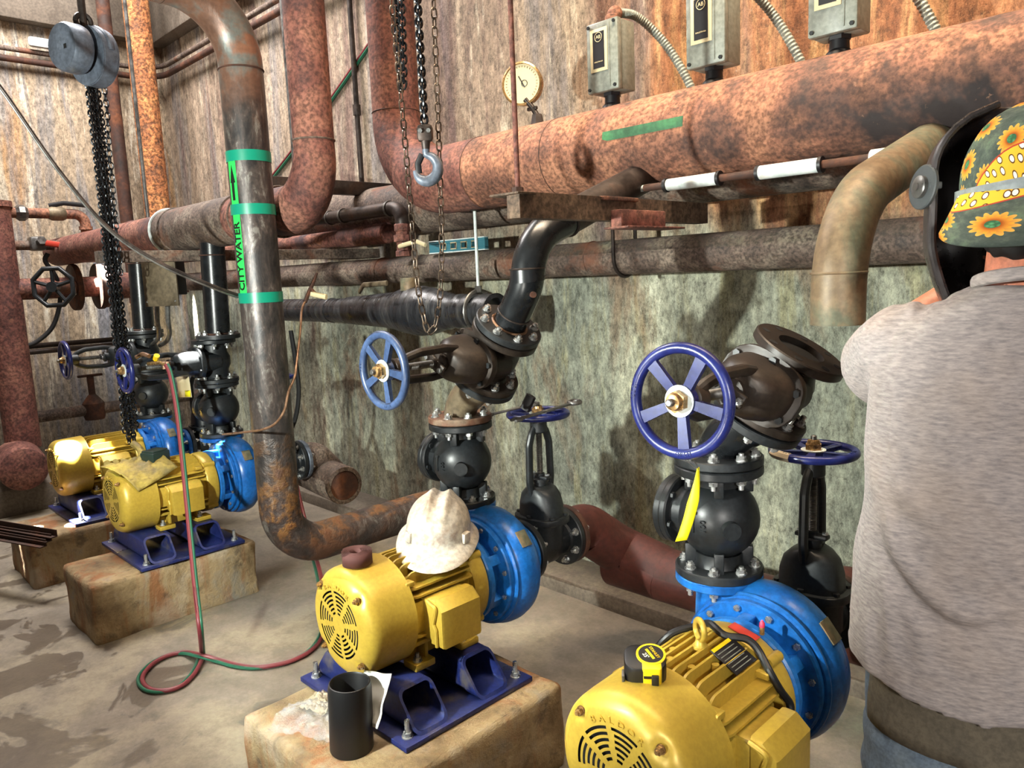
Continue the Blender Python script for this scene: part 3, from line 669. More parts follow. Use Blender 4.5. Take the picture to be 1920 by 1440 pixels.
# ---- gate valve: flow along local z, stem towards local -y
def make_gate(L, mat='cast', wheel='wheel', wrot=0.0, top_bolts=True, bore=None, H=0.112):
    t = thing('gate_valve', '', 'gate valve', (0, 0, 0), 'black gate valves with handwheels')
    b = B()
    b.lathe([(0.07, -H + .015), (0.06, -H + .03), (0.062, -0.045), (0.074, -0.02), (0.074, 0.02), (0.062, 0.045), (0.06, H - .03), (0.07, H - .015)], seg=40)
    b.sphere((0, -0.01, 0), 0.08, (0.98, 1, 0.78))
    b.prism([(0.082*math.cos(a), 0.058*math.sin(a)) for a in [2*PI*k/36 for k in range(36)]], 0.085, frame((0, 0, 0), (0, -1, 0), (1, 0, 0)))
    part(b, 'body', mat, t)
    flange(t, (0, 0, H), (0, 0, 1), mat=mat, nb=8 if top_bolts else 0, me=NUT, under=True, bore=bore, ph=PI/8)
    flange(t, (0, 0, -H), (0, 0, -1), mat=mat, nb=8, me=NUT, under=True)
    if bore:
        b = B(); b.cyl((0, 0, H - 0.024), (0, 0, H - 0.014), bore + .002, seg=32); part(b, 'bore', 'dark', t, 'dark disc standing for the shaded bore')  # dark disc puts the shade of the open bore into colour
        for k in range(8): b = B(); a = 2*PI*k/8 + PI/8; b.cyl((0.086*math.cos(a), 0.086*math.sin(a), H - .004), (0.086*math.cos(a), 0.086*math.sin(a), H + .0006), 0.0095, seg=14); part(b, 'bolt_hole_disc', 'dark', t)  # flush dark discs stand for the shade in the bolt holes
    # bonnet: oval bolted joint, shoulders, gland
    F_ = frame((0, 0, 0), (0, -1, 0), (1, 0, 0))          # local: x = x, y = z-ish, z = -y
    def oval(rx, rz, n=40, p=2.6): return [(rx*abs(math.cos(a))**(2/p)*(1 if math.cos(a) > 0 else -1), rz*abs(math.sin(a))**(2/p)*(1 if math.sin(a) > 0 else -1)) for a in [2*PI*k/n for k in range(n)]]
    b = B(); b.prism(oval(0.1, 0.078), 0.108, F_, 0.003, h0=0.086)
    jf = part(b, 'bonnet_flange', mat, t)
    for px, pz in ((-.08, -.035), (-.08, .035), (.08, -.035), (.08, .035), (0, -.066), (0, .066)): put(SMALL_D, 'bolt', jf, F_ @ Matrix.Translation((px, pz, 0.108)))
    b = B(); secs = [(0.084, 0.062, 0.106), (0.081, 0.060, 0.15), (0.07, 0.057, 0.185), (0.05, 0.052, 0.205), (0.026, 0.046, 0.215)]
    rg = [[b.bm.verts.new(F_ @ V((p[0], p[1], h))) for p in oval(rx, rz)] for rx, rz, h in secs]
    for a, c in zip(rg, rg[1:]): b.bridge(a, c)
    b.bm.faces.new(rg[-1]); b.bm.faces.new(rg[0][::-1])
    part(b, 'bonnet', mat, t)
    b = B(); top = L - 0.035
    for sg in (-1, 1):
        path = [(0, sg * 0.046, 0.185), (0, sg * 0.054, 0.235), (0, sg * 0.05, top - 0.07), (0, sg * 0.036, top - 0.03), (0, sg * 0.02, top - 0.012)]
        pts = fillet([F_ @ V(p) for p in path], 0.04, 4)
        b.tube(pts, 0.0125, 10, sq=1.05)
    b.lathe([(0.026, top - 0.03), (0.03, top - 0.026), (0.03, top + 0.008), (0.024, top + 0.012)], (0, 0, 0), (0, -1, 0), 28)
    part(b, 'yoke', mat, t)
    b = B(); b.lathe([(0.024, 0.205), (0.024, 0.228), (0.03, 0.229), (0.03, 0.239), (0.016, 0.241), (0.016, 0.258)], (0, 0, 0), (0, -1, 0), 24)
    b.box((0, -0.245, 0), (0.085, 0.012, 0.03), 0.004)
    gl = part(b, 'packing_gland', mat, t)
    for sg in (-1, 1): put(SMALL, 'gland_bolt', gl, F_ @ Matrix.Translation((sg * 0.034, 0, 0.251)))
    b = B(); prof = [(0.0095, 0.2)]; h = 0.2
    while h < L - 0.04: prof += [(0.0112, h + .002), (0.0092, h + .004)]; h += 0.0045
    b.lathe(prof + [(0.009, L)], (0, 0, 0), (0, -1, 0), 14); part(b, 'stem', 'steel', t)
    make_wheel(t, (0, -L, 0), (0, -1, 0), mat=wheel, rot=wrot, x=(1, 0, 0))
    return t

stand0 = make_stand(); pump0 = make_pump(); check0 = make_check(); kids()
SL = ['blue steel stand below the far-left gold motor, sunlit at its front', 'blue steel stand with open channel ends under the motor carrying the leather glove',
      'blue steel stand on the rusty pad beside the black pipe nipple', 'blue steel stand under the nearest gold motor']
PL = ['gold motor and blue pump at the far left end of the row', 'gold motor and blue pump with the yellow leather glove on its fan cover',
      'gold motor and blue pump with the white hard hat on top', 'gold motor and blue pump in the foreground with a tape measure on top']
CL = ['black check valve behind the hanging chain, furthest left', 'black check valve with round plug just left of the green-taped pipe',
      'black check valve under the rusty flange behind the hard hat', 'black check valve with the yellow tag hanging in front of it']
pumps = []; checks = []
for i, x in enumerate(XC):
    s = stand0 if i == 0 else dup(stand0); s.location = (x, 1.3, 0.268); WM[s.name] = s.matrix_basis.copy(); s['label'] = SL[i]
    p = pump0 if i == 0 else dup(pump0); p.location = (x, 1.3, 0.39); WM[p.name] = Matrix.Translation((x, 1.3, 0.39)); p['label'] = PL[i]; pumps.append(p)
    c = check0 if i == 0 else dup(check0); c.location = (x - 0.132, 1.65, 0.735); WM[c.name] = Matrix.Translation((x - 0.132, 1.65, 0.735)); c['label'] = CL[i]; checks.append(c)

# ---- gate valves
def setm(o, m): o.matrix_basis = m; WM[o.name] = m.copy()
gv = make_gate(0.44, 'cast', 'wheel', 0.3); kids()
tilt = lambda c, deg: Matrix.Translation(c) @ Matrix.Rotation(math.radians(deg), 4, 'Y')
g0 = gv; setm(g0, tilt((-4.842, 1.65, 1.127), 0)); g0['label'] = 'black gate valve with sideways blue handwheel, furthest left'
g1 = dup(gv); setm(g1, tilt((-3.862, 1.65, 1.127), 0)); g1['label'] = 'black gate valve with sideways blue handwheel in front of the hanging chain'
gs = make_gate(0.47, 'cast', 'wheel', 0.9); kids()
suc = lambda x: Matrix.Translation((x, 1.895, 0.545)) @ Matrix(((1, 0, 0, 0), (0, 0, 1, 0), (0, -1, 0, 0), (0, 0, 0, 1)))
SG = ['upright black gate valve on the suction side of the far-left pump', 'upright black gate valve behind the hoses, suction side of the second pump from the left', 'upright black gate valve with wrenches lying on its handwheel', 'upright black gate valve beside the person, a paper label on its dark handwheel']
for i, x in enumerate(XC):
    g = gs if i == 0 else dup(gs); setm(g, suc(x)); g['label'] = SG[i]
ga = make_gate(0.43, 'bronze_cast', 'wheel_pale', 0.15, top_bolts=False, H=0.094); setm(ga, tilt((-1.752, 1.65, 1.251), 35))
ga['label'] = 'tilted gate valve with slate blue handwheel, bolted below the black elbow pipe'
gb = make_gate(0.43, 'bronze_cast', 'wheel', 0.0, top_bolts=False, bore=0.055, H=0.092); setm(gb, tilt((-0.803, 1.65, 1.231), 31) @ Matrix.Rotation(math.radians(-3), 4, 'X'))
gb['label'] = 'tilted gate valve with large blue handwheel and open top flange'
kids()

# ================================================================== PIPES ROUND THE VALVES
def welds(t, name, mat, L):
    for c, ax, R, r in L: b = B(); ringweld(b, c, ax, R, r); part(b, name, mat, t, world=True)
def ringweld(b, c, ax, R, r=0.004): b.torus(c, ax, R, r, 36, 8)

# bent spools between check valve and tilted valve
def spool(x, ctr, deg, mat, fl_mat, label):
    d = V((math.sin(math.radians(deg)), 0, math.cos(math.radians(deg)))); low = V(ctr) - d * 0.093
    t = thing('pipe_spool', label, 'pipe', (x, 1.65, 1.016))
    b = B(); pts = fillet([(x, 1.65, 1.02), (x, 1.65, 1.075), low - d * 0.022], 0.11, 8)
    b.tube(pts, 0.055, 28); part(b, 'bend', mat, t, world=True)
    loc = lambda p: V(p) - V((x, 1.65, 1.016))
    flange(t, loc((x, 1.65, 1.039)), (0, 0, 1), mat=fl_mat, nb=8, me=BOLT)
    flange(t, loc(low - d * 0.024), -d, mat='cast', nb=8, me=BOLT)
    return t
M['tan_pipe'] = grim('olive_tan_pipe', [(0.3, '#3d3629'), (0.5, '#6f6350'), (0.65, '#85765c'), (0.8, '#57493a')], 6, 0.45, 0.2, 0.15)
M['rust_flange'] = grim('rusty_flange', [(0.3, '#3a2a22'), (0.5, '#6b4a38'), (0.62, '#7d6a58'), (0.8, '#4a352b')], 9, 0.65, 0.1, 0.3)
spool(-1.942, (-1.752, 1.65, 1.251), 35, 'tan_pipe', 'rust_flange', 'short tan pipe bend with rusty lower flange, left of the wrench-laden handwheel')
spool(-0.962, (-0.803, 1.65, 1.231), 31, 'black', 'cast', 'short black pipe bend above the yellow-tagged check valve')

# black elbow pipe going up from the tilted valve and back to the header
d35 = V((math.sin(math.radians(35)), 0, math.cos(math.radians(35)))); f0 = V((-1.752, 1.65, 1.251)) + d35 * 0.096
t = thing('elbow_pipe', 'glossy black elbow pipe rising from the bolted flange to the rusty headers', 'pipe', f0)
b = B(); S_ = f0 + d35 * 0.09
path = fillet([f0 + d35 * 0.02, V((-1.597, 1.65, f0.z + (f0.x * -1 - 1.597) / d35.x * d35.z)), V((-1.597, 1.65, 1.598)), V((-1.597, 1.91, 1.692))], [0, 0.13, 0.17, 0], 10)
b.tube(path, 0.0515, 32); part(b, 'elbow', 'black', t, world=True)
b = B(); b.tube([path[-1] - V((0, .08, .029)), V((-1.597, 2.26, 1.82))], 0.0525, 28); part(b, 'run', 'steel_dark', t, 'rusty run behind the elbow', world=True)
welds(t, 'weld_bead', 'steel_dark', [(path[-1] - V((0, .08, .029)), (0, 1, .36), 0.053, .004), ((-1.597, 1.65, 1.515), (0, 0, 1), 0.052, 0.003), (f0 + d35 * 0.062, d35, 0.052, 0.003)])
b = B(); ringweld(b, f0 + d35 * 0.024, d35, 0.056, 0.005); part(b, 'weld_bead', 'copper', t, 'coppery weld bead at the flange', world=True)
b = B(); b.cyl((-1.597 + .045, 1.65 - .03, 1.44), (-1.597 + .058, 1.65 - .038, 1.44), 0.009, seg=12); part(b, 'plug', 'rust_dark', t, world=True)
flange(t, d35 * 0.024, d35, mat='cast', nb=8, me=BOLT)

# unfinished olive elbow hanging from the header above the open flange
t = thing('elbow_pipe', 'olive brown elbow pipe with a cut open end hanging above the open flange', 'pipe', (-0.674, 1.65, 1.365))
b = B(); p3 = fillet([V((-0.674, 1.65, 1.365)), V((-0.674, 1.65, 1.612)), V((-0.674, 2.30, 1.815))], [0, 0.25, 0], 12)
b.tube(p3, 0.0555, 32, cap=False); b.tube([p + V((0, 0, 0)) for p in p3[:4]], 0.050, 32, cap=False)
b.lathe([(0.0555, 0), (0.050, 0)], (-0.674, 1.65, 1.365), (0, 0, 1), 32, cap=False)
part(b, 'elbow', 'olive_pipe', t, world=True)
b = B(); ringweld(b, (-0.674, 1.65, 1.475), (0, 0, 1), 0.056, 0.0025); part(b, 'weld_bead', 'olive_pipe', t, world=True)

# discharge risers of the two far pumps
for x, lab, mt in ((-4.842, 'black riser pipe behind the hanging chains, up to the rusty header', 'black'), (-3.80, 'glossy black riser pipe left of the green-taped pipe, up to the rusty header', 'black')):
    t = thing('riser_pipe', lab, 'pipe', (x, 1.65, 1.24), 'black riser pipes')
    b = B(); b.cyl((x, 1.65, 1.25), (x, 1.665, 1.72), 0.06, seg=32); part(b, 'pipe', mt, t, world=True)
    flange(t, (0, 0, 0.024), (0, 0, 1), mat='cast', nb=8, me=BOLT)
    welds(t, 'weld_bead', 'rust_dark', [((x, 1.65, 1.268), (0, 0, 1), 0.062, 0.005), ((x, 1.66, 1.66), (0, 0, 1), 0.061, 0.003)])

# ================================================================== BIG PIPES
# green-taped vertical pipe with its top run and bottom run
cx, cy, cr = -3.0, 1.5, 0.086
t = thing('water_pipe', 'dark scuffed vertical pipe with green tape bands and lettering, bent at top and bottom', 'pipe', (cx, cy, 0.25))
path = fillet([(cx, -0.6, 2.68), (cx, cy, 2.63), (cx, cy, 0.345), (cx, 2.32, 0.345)], [0, 0.27, 0.2, 0], 14)
b = B(); pp = []
for a, c in zip(path, path[1:]):
    n = max(1, int((c - a).length / 0.05)); pp += [a.lerp(c, k / n) for k in range(n)]
b.tube(pp + [path[-1]], cr, 40)
part(b, 'pipe', 'city', t, world=True, jit=0.0)
welds(t, 'weld_seam', 'rust_dark', [((cx, cy, 2.352), (0, 0, 1), cr, 0.004), ((cx, 1.215, 2.64), (0, 1, 0), cr, 0.004)])
for px, py in ((460, 293), (473, 392), (484, 558)):
    z = at(px, py, X=cx - 0.02).z; z = (at(px, py, Y=cy - 0.03).z)
    b = B(); b.lathe([(cr + .001, -0.021), (cr + .0022, -0.021), (cr + .0022, 0.021), (cr + .001, 0.021)], (cx, cy, z), (0, 0, 1), 48, cap=False)
    part(b, 'tape_band', 'green_tape', t, 'green tape band', world=True)
def on_city(u, z, off=0.0015):   # point on the pipe surface at angle u
    return V((cx + (cr + off) * math.cos(u), cy + (cr + off) * math.sin(u), z))
UA = math.radians(-78)       # side of the pipe that carries the label
def wrapmesh(me, zc, ua, off):      # wrap a flat mesh (x along +z, y round the pipe) on to the pipe
    for v in me.vertices:
        x, y, h = v.co; v.co = on_city(ua - y / cr, zc + x, off + h)
    return me
def strip(z0, z1, w, mat, name, off, poly=None):
    b = B(); n = 24
    b.sheet([[V((0, 0, 0))] * 0] if 0 else [[on_city(UA + (j / 4 - .5) * w / cr, z0 + (z1 - z0) * i / n, off) for j in range(5)] for i in range(n + 1)])
    return part(b, name, mat, t, 'lime green label strip', world=True)
zt = [at(460, 293, Y=cy - .03).z, at(473, 392, Y=cy - .03).z, at(484, 558, Y=cy - .03).z]
lab = strip(zt[2] + .02, zt[1] - .02, 0.042, 'label_green', 'pipe_label', 0.0012)
arr = strip(zt[1] + .02, zt[0] - .02, 0.042, 'label_green', 'pipe_label', 0.0012)
me = text_mesh('CITY WATER', 0.047, Matrix.Identity(4), 'ink', depth=0.0003, bold=0.0014)
_w = max(v.co.x for v in me.vertices) * 2; me.transform(Matrix.Diagonal(((zt[1] - zt[2] - .075) / _w, 1, 1, 1)))
bm = bmesh.new(); bm.from_mesh(me); bmesh.ops.subdivide_edges(bm, edges=[e for e in bm.edges if e.calc_length() > 0.015], cuts=2); bm.to_mesh(me); bm.free()
wrapmesh(me, (zt[1] + zt[2]) / 2 - 0.01, UA, 0.002); me.transform(WM[t.name].inverted()); put(me, 'lettering', lab)
b = B(); L_ = zt[0] - zt[1] - 0.07
b.prism([(-L_/2, -.007), (L_/2 - .07, -.007), (L_/2 - .07, -.014), (L_/2, 0), (L_/2 - .07, .014), (L_/2 - .07, .007), (-L_/2, .007)], 0.0006)
me = b.mesh('arrow', 'ink'); wrapmesh(me, (zt[0] + zt[1]) / 2, UA, 0.002); me.transform(WM[t.name].inverted()); put(me, 'arrow', arr)

# big rusty header running along the back wall, with its riser at the left
HB = (2.3, 1.938)
t = thing('header_pipe', 'largest rusty header pipe carrying the grey switch boxes, rising at its left end', 'pipe', (-1.5, HB[0], 1.6))
b = B(); pth = fillet([(-3.06, 2.3, 4.4), (-3.06, 2.3, 1.938), (-2.2, 2.3, 1.938)], 0.36, 14)
rr = [0.113 if p.z > 2.28 else 0.113 + (0.149 - 0.113) * min(1, (2.28 - p.z) / 0.34) for p in pth]; rr[-1] = 0.149
b.tube(pth, rr, 44); part(b, 'riser', 'rust_red', t, world=True)
b = B(); b.cyl((-2.45, 2.3, 1.938), (0.9, 2.3, 1.938), 0.1495, seg=56); part(b, 'header', 'rust', t, world=True)
welds(t, 'weld_seam', 'rust_dark', [((-3.06, 2.3, 2.29), (0, 0, 1), 0.113, 0.003), ((-2.45, 2.3, 1.938), (1, 0, 0), 0.149, 0.003), ((-2.0, 2.3, 1.938), (1, 0, 0), 0.149, 0.0025)])
# faded green label on the header
M['faded_green'] = grim('faded_green_label', [(0.3, '#20402c'), (0.5, '#2f6040'), (0.65, '#3b7a4c'), (0.8, '#6a5a3a')], 8, 0.6)
def on_head(x, a, off=.001): return V((x, 2.3 - (0.1495 + off) * math.cos(a), 1.938 + (0.1495 + off) * math.sin(a)))
b = B(); x0 = at(1132, 262, Y=2.16).x; x1 = at(1283, 234, Y=2.16).x
b.sheet([[on_head(x0 + (x1 - x0) * i / 14, 0.02 + 0.22 * j / 4 + (0.05 if i in (0,) and j == 0 else 0)) for j in range(5)] for i in range(15)])
part(b, 'pipe_label', 'faded_green', t, 'faded green label', world=True)

# second header behind and below, lower pipe, left header and its riser
b = B(); pth = fillet([(-4.6, 2.61, 1.9), (-3.4, 2.61, 1.88), (1.2, 2.61, 1.88)], 0.3, 4); b.tube(pth, 0.14, 44); ringweld(b, (-2.92, 2.61, 1.88), (1, 0, 0), 0.14)
solo(b, 'header_pipe', 'rust_grey', 'rusty header pipe directly behind and below the largest one', 'pipe')
b = B(); b.cyl((-6.9, 2.52, 1.552), (1.2, 2.52, 1.552), 0.070, seg=40)
for x in (-4.1, -3.55, -3.2, -2.3, -2.05): ringweld(b, (x, 2.52, 1.552), (1, 0, 0), 0.0705, 0.0035)
solo(b, 'header_pipe', 'rust_grey', 'mid-height grey rusty pipe running the length of the wall on a hanger bolt', 'pipe')
t = thing('header_pipe', 'rusty header above the two far pumps, elbowing up to the ceiling', 'pipe', (-3.6, 1.69, 1.7))
b = B(); b.cyl((-6.6, 1.69, 1.815), (-4.35, 1.69, 1.815), 0.102, seg=40); ringweld(b, (-4.9, 1.69, 1.815), (1, 0, 0), 0.102); part(b, 'narrow_run', 'rust_red', t, world=True)
b = B(); b.lathe([(0.102, 0), (0.116, 0.05), (0.116, 0.9)], (-4.4, 1.69, 1.815), (1, 0, 0), 44); ringweld(b, (-4.25, 1.69, 1.815), (1, 0, 0), 0.1165, 0.006); part(b, 'wide_run', 'rust_grey', t, world=True)
b = B(); ringweld(b, (-4.36, 1.69, 1.815), (1, 0, 0), 0.118, 0.01); part(b, 'sealing_ring', 'white_paint', t, 'pale ring round the joint', world=True)
pth = fillet([(-3.5, 1.69, 1.815), (-2.81, 1.69, 1.815), (-2.81, 1.69, 4.3)], 0.22, 14)
b = B(); rr = [0.108 if p.x < -3.2 else max(0.0825, 0.108 - 0.0255 * ((p.x + 3.2) / 0.39 * 0.4 + max(0, (p.z - 1.815)) / 0.22 * 0.6)) for p in pth]
b.tube(pth, rr, 44); part(b, 'riser', 'rust_red', t, world=True)
welds(t, 'weld_seam', 'rust_grey', [((x, 1.69, 1.815), (1, 0, 0), 0.109, 0.005) for x in (-3.42, -3.3, -3.12)] + [((-2.81, 1.69, z), (0, 0, 1), 0.083, 0.004) for z in (2.07, 2.62)])

# orange flaky vertical pipe in the corner, brown vertical pipe at the left edge, capped stub pipe below it
b = B(); n = 40; b.tube([(-6.44, 2.4, 1.86 + 2.6 * i / n) for i in range(n + 1)], 0.096, 32)
solo(b, 'vertical_pipe', 'rust_bright', 'flaky orange rusted vertical pipe in the far corner', 'pipe')
b = B(); b.cyl((-6.62, 2.22, 1.4), (-6.62, 2.22, 4.4), 0.05, seg=24)
solo(b, 'vertical_pipe', 'rust_dark', 'dark brown vertical pipe just left of the flaky orange one', 'pipe')
brown = at(25, 600, X=-6.3)
b = B(); b.cyl((-6.3, 1.24, 0.42), (-6.3, 1.24, 2.12), 0.112, seg=40); b.cyl((-6.3, 1.24, 2.11), (-6.3, 1.24, 2.15), 0.125, seg=40)
solo(b, 'vertical_pipe', 'rust_red', 'red-brown vertical pipe at the left edge of the room', 'pipe')
b = B(); b.lathe([(0.13, 0), (0.15, 0.06), (0.15, 0.42), (0.14, 0.455), (0.10, 0.47), (0.03, 0.475)], (-6.35, 1.2, 0.34), (1, -0.12, 0), 44)
solo(b, 'capped_pipe', 'rust_red', 'thick red-brown pipe end with rounded cap at the left, near the floor', 'pipe')
b = B(); b.box((-6.35, 1.15, 0.09), (0.6, 0.7, 0.2), 0.02)
solo(b, 'concrete_support', 'ledge', 'dark concrete block below the capped red-brown pipe', 'concrete block', jit=0.01)

# suction header behind the pumps: right part, and the dead-end stub by pump two
t = thing('suction_pipe', 'dark red-brown suction pipe on the floor kerb behind the white-hatted pump', 'pipe', (-0.9, 2.28, 0.3))
b = B(); b.cyl((-1.80, 2.3, 0.36), (0.6, 2.3, 0.36), 0.1, seg=40); part(b, 'run', 'header_brown', t, world=True)
for x in (-1.81, -0.83):
    b = B(); pth = fillet([(x, 2.03, 0.545), (x, 2.12, 0.545), (x + 0.05, 2.3, 0.40), (x + 0.25, 2.3, 0.36)], 0.08, 6)
    b.tube(pth, [0.085 + 0.018 * i / len(pth) for i in range(len(pth))], 32); part(b, 'branch', 'header_brown', t, world=True)
    flange(t, V((x, 2.012, 0.545)) - V((-0.9, 2.28, 0.3)), (0, -1, 0), mat='rust_dark', nb=8, me=BOLT, under=True)
t = thing('suction_pipe', 'sandy grey dead-end pipe stub with rusty end plate beside the green-taped pipe', 'pipe', (-3.62, 2.16, 0.3))
b = B(); b.lathe([(0.104, 0), (0.104, 0.5), (0.1, 0.508), (0.08, 0.51), (0.078, 0.5)], (-3.98, 2.18, 0.42), (1, -0.12, 0.0), 40, cap=True); part(b, 'run', 'sand_pipe' if 'sand_pipe' in M else 'rust_grey', t, world=True)
b = B(); b.cyl((-3.483, 2.12, 0.42), (-3.478, 2.1194, 0.42), 0.079, seg=36); part(b, 'end_plate', 'rust_dark', t, 'rusty round end plate', world=True)
for x in (-3.74,):
    b = B(); b.tube(fillet([(x, 2.03, 0.545), (x, 2.1, 0.545), (x, 2.2, 0.43)], 0.06, 5), 0.085, 28); part(b, 'branch', 'rust_grey', t, world=True)
    flange(t, V((x, 2.014, 0.545)) - V((-3.62, 2.16, 0.3)), (0, -1, 0), mat='steel_blue', nb=8, me=BOLT, under=True)
kids()

# ================================================================== SWITCH BOXES, GAUGE, CONDUIT ON THE BIG HEADER
HT = 1.938 + 0.1495
SWL = ['leftmost grey pressure switch box on the header, rusty elbow at its top', 'middle grey pressure switch box on the header', 'rightmost grey pressure switch box on the header, cut by the top edge']
FXL = ['flexible conduit curving down from the leftmost grey switch box', 'flexible conduit behind the middle grey switch box', 'flexible conduit at the right of the rightmost grey switch box']
def switch_box(x, zb):
    t = thing('pressure_switch', '', 'switch box', (x, 2.29, HT - 0.012), 'grey switch boxes on the header')
    w, d, h = 0.134, 0.1, 0.235; z0 = zb - (HT - 0.012)
    b = B(); b.lathe([(0.04, 0), (0.036, 0.012), (0.028, 0.02), (0.026, z0 + 0.004)], seg=24); b.cyl((0, 0, z0 - 0.012), (0, 0, z0 + 0.002), 0.033, seg=6); part(b, 'pipe_fitting', 'plate_black', t)
    b = B(); b.box((0, 0.012, z0 + h/2), (w, d - 0.024, h), 0.006); bd = part(b, 'body', 'grey_box', t)
    b = B(); b.box((0.0, -d/2 + 0.008, z0 + h/2), (w + 0.006, 0.026, h + 0.004), 0.007); b.box((0.034, -d/2 - 0.006, z0 + h/2), (0.004, 0.004, h - 0.02), 0.001)
    cv = part(b, 'cover', 'grey_box', t)
    b = B(); b.box((-0.012, -d/2 - 0.006, z0 + h*0.6), (0.076, 0.003, 0.145), 0.001); lp = part(b, 'label_plate', 'cream', cv, 'cream framed label plate')
    b = B(); b.box((-0.012, -d/2 - 0.0078, z0 + h*0.6), (0.05, 0.002, 0.122)); part(b, 'label', 'plate_black', lp, 'dark label panel')
    F_ = lambda dx, dz: Matrix.Translation((-0.012 + dx, -d/2 - 0.0092, z0 + h*0.6 + dz)) @ Matrix.Rotation(PI/2, 4, 'X')
    put(text_mesh('AB', 0.017, F_(0, 0.043), 'cream', depth=.0004), 'lettering', lp)
    b = B(); b.torus((-0.012, -d/2 - 0.0092, z0 + h*0.6 + 0.043), (0, 1, 0), 0.0155, 0.0011, 28, 6); part(b, 'emblem_ring', 'cream', lp)
    put(text_mesh('BULLETIN 836', 0.0062, F_(0, -0.040), 'cream', depth=.0003), 'lettering', lp)
    for sx in (-1, 1):
        for sz in (-1, 1): put(SMALL_D, 'cover_screw', cv, Matrix.Translation((sx * 0.056, -d/2 - 0.005, z0 + h/2 + sz * 0.106)) @ Matrix.Rotation(PI/2, 4, 'X') @ Matrix.Scale(0.7, 4))
    return t
s0 = switch_box(-1.757, 2.132); kids()
for i, x in enumerate((-1.757, -1.346, -0.945)):
    s = s0 if i == 0 else dup(s0); s.location = (x, 2.29, HT - 0.012); s['label'] = SWL[i]
    WM[s.name] = s.matrix_basis.copy()
    top = V((x, 2.30, 2.37))
    b = B(); b.lathe([(0.02, 0), (0.026, 0.006), (0.026, 0.03), (0.022, 0.034)], top - V((0, 0, 0.004)), (0, 0, 1), 20); b.sphere(top + V((0.004, 0.01, 0.035)), 0.027)
    tt = thing('flexible_conduit', FXL[i], 'conduit', top, 'flexible conduits of the switch boxes')
    part(b, 'elbow_fitting', 'rust', tt, 'rusty elbow fitting', world=True)
    pts = spline([top + V((0.01, 0.02, 0.04)), top + V((0.04, 0.10, 0.03)), top + V((0.10, 0.18, -0.06)), top + V((0.17, 0.22, -0.2)), top + V((0.23, 0.24, -0.36))], 26)
    b = B(); b.tube(pts, [0.0165 if k % 2 else 0.0135 for k in range(len(pts))], 14); part(b, 'hose', 'grey_box', tt, world=True)

g = thing('pressure_gauge', 'round pressure gauge with cream dial standing on the rusty header', 'gauge', (-2.13, 2.29, HT - 0.01))
nrm = V((0.42, -0.9, -0.02)).normalized(); gc = V((-2.185, 2.27, 2.245)); loc = lambda p: V(p) - V((-2.13, 2.29, HT - 0.01))
b = B(); b.lathe([(0.07, -0.03), (0.08, -0.025), (0.083, 0.0), (0.083, 0.012), (0.076, 0.016), (0.073, 0.008)], loc(gc), nrm, 44); part(b, 'case', 'brass', g)
b = B(); b.cyl(loc(gc) + nrm * 0.007, loc(gc) + nrm * 0.01, 0.074, seg=40); dl = part(b, 'dial', 'cream', g, 'cream dial')
gm = frame(loc(gc) + nrm * 0.0115, nrm, V((1, 0.4, 0)))
b = B(); b.box((0.004, 0.006, 0), (0.004, 0.05, 0.0012), 0, gm @ Matrix.Rotation(0.5, 4, 'Z')); b.torus(gm @ V((0.012, 0, 0)), nrm, 0.012, 0.0013, 20, 5); part(b, 'needle', 'plate_black', dl)
b = B()
for k in range(28):
    a = -0.8 + k * 4.75 / 27; b.box((0.064, 0, 0), (0.007, 0.0014, 0.001), 0, gm @ Matrix.Rotation(a, 4, 'Z'))
part(b, 'scale', 'rust_dark', dl)
b = B(); b.cyl((0, 0, 0), (0, 0, 0.045), 0.03, 0.02, 6); b.tube([(0, 0, 0.04), (-0.02, -0.005, 0.075), loc(gc) + V((0.012, 0, -0.06))], 0.011, 12); b.box((-0.02, -0.005, 0.07), (0.05, 0.014, 0.014), 0.004); part(b, 'stem', 'steel_dark', g)

# white-sleeved conduit under the big header
def seg(u, v): return at(u, v, Y=2.16)
A0, A1 = at(1195, 352, Y=2.17), at(1760, 283, Y=2.17); t = thing('wrapped_conduit', 'thin dark conduit with white sleeved sections under the rusty header', 'conduit', A0)
A0.z = A1.z = (A0.z + A1.z) / 2; A0.y = A1.y = 2.17
px = lambda u: A0.lerp(A1, (at(u, 352 - (u - 1195) * 0.122, Y=2.17).x - A0.x) / (A1.x - A0.x))
b = B(); b.cyl(A0 + V((.03, 0, 0)), A1 + V((0.5, 0, 0)), 0.012, seg=16); part(b, 'conduit', 'rust_dark', t, world=True)
for u0, u1, r in ((1195, 1248, 0.011), (1252, 1346, 0.0195), (1424, 1537, 0.0205), (1633, 1768, 0.0215)):
    b = B(); b.cyl(px(u0), px(u1), r, seg=20, bev=0.002); part(b, 'sleeve', 'white_paint', t, 'white sleeve', world=True, jit=0.001)
for u in (1249, 1348, 1422, 1539):
    b = B(); b.cyl(px(u) - V((.004, 0, 0)), px(u) + V((.006, 0, 0)), 0.023, seg=20); part(b, 'clip', 'plate_black', t, world=True)

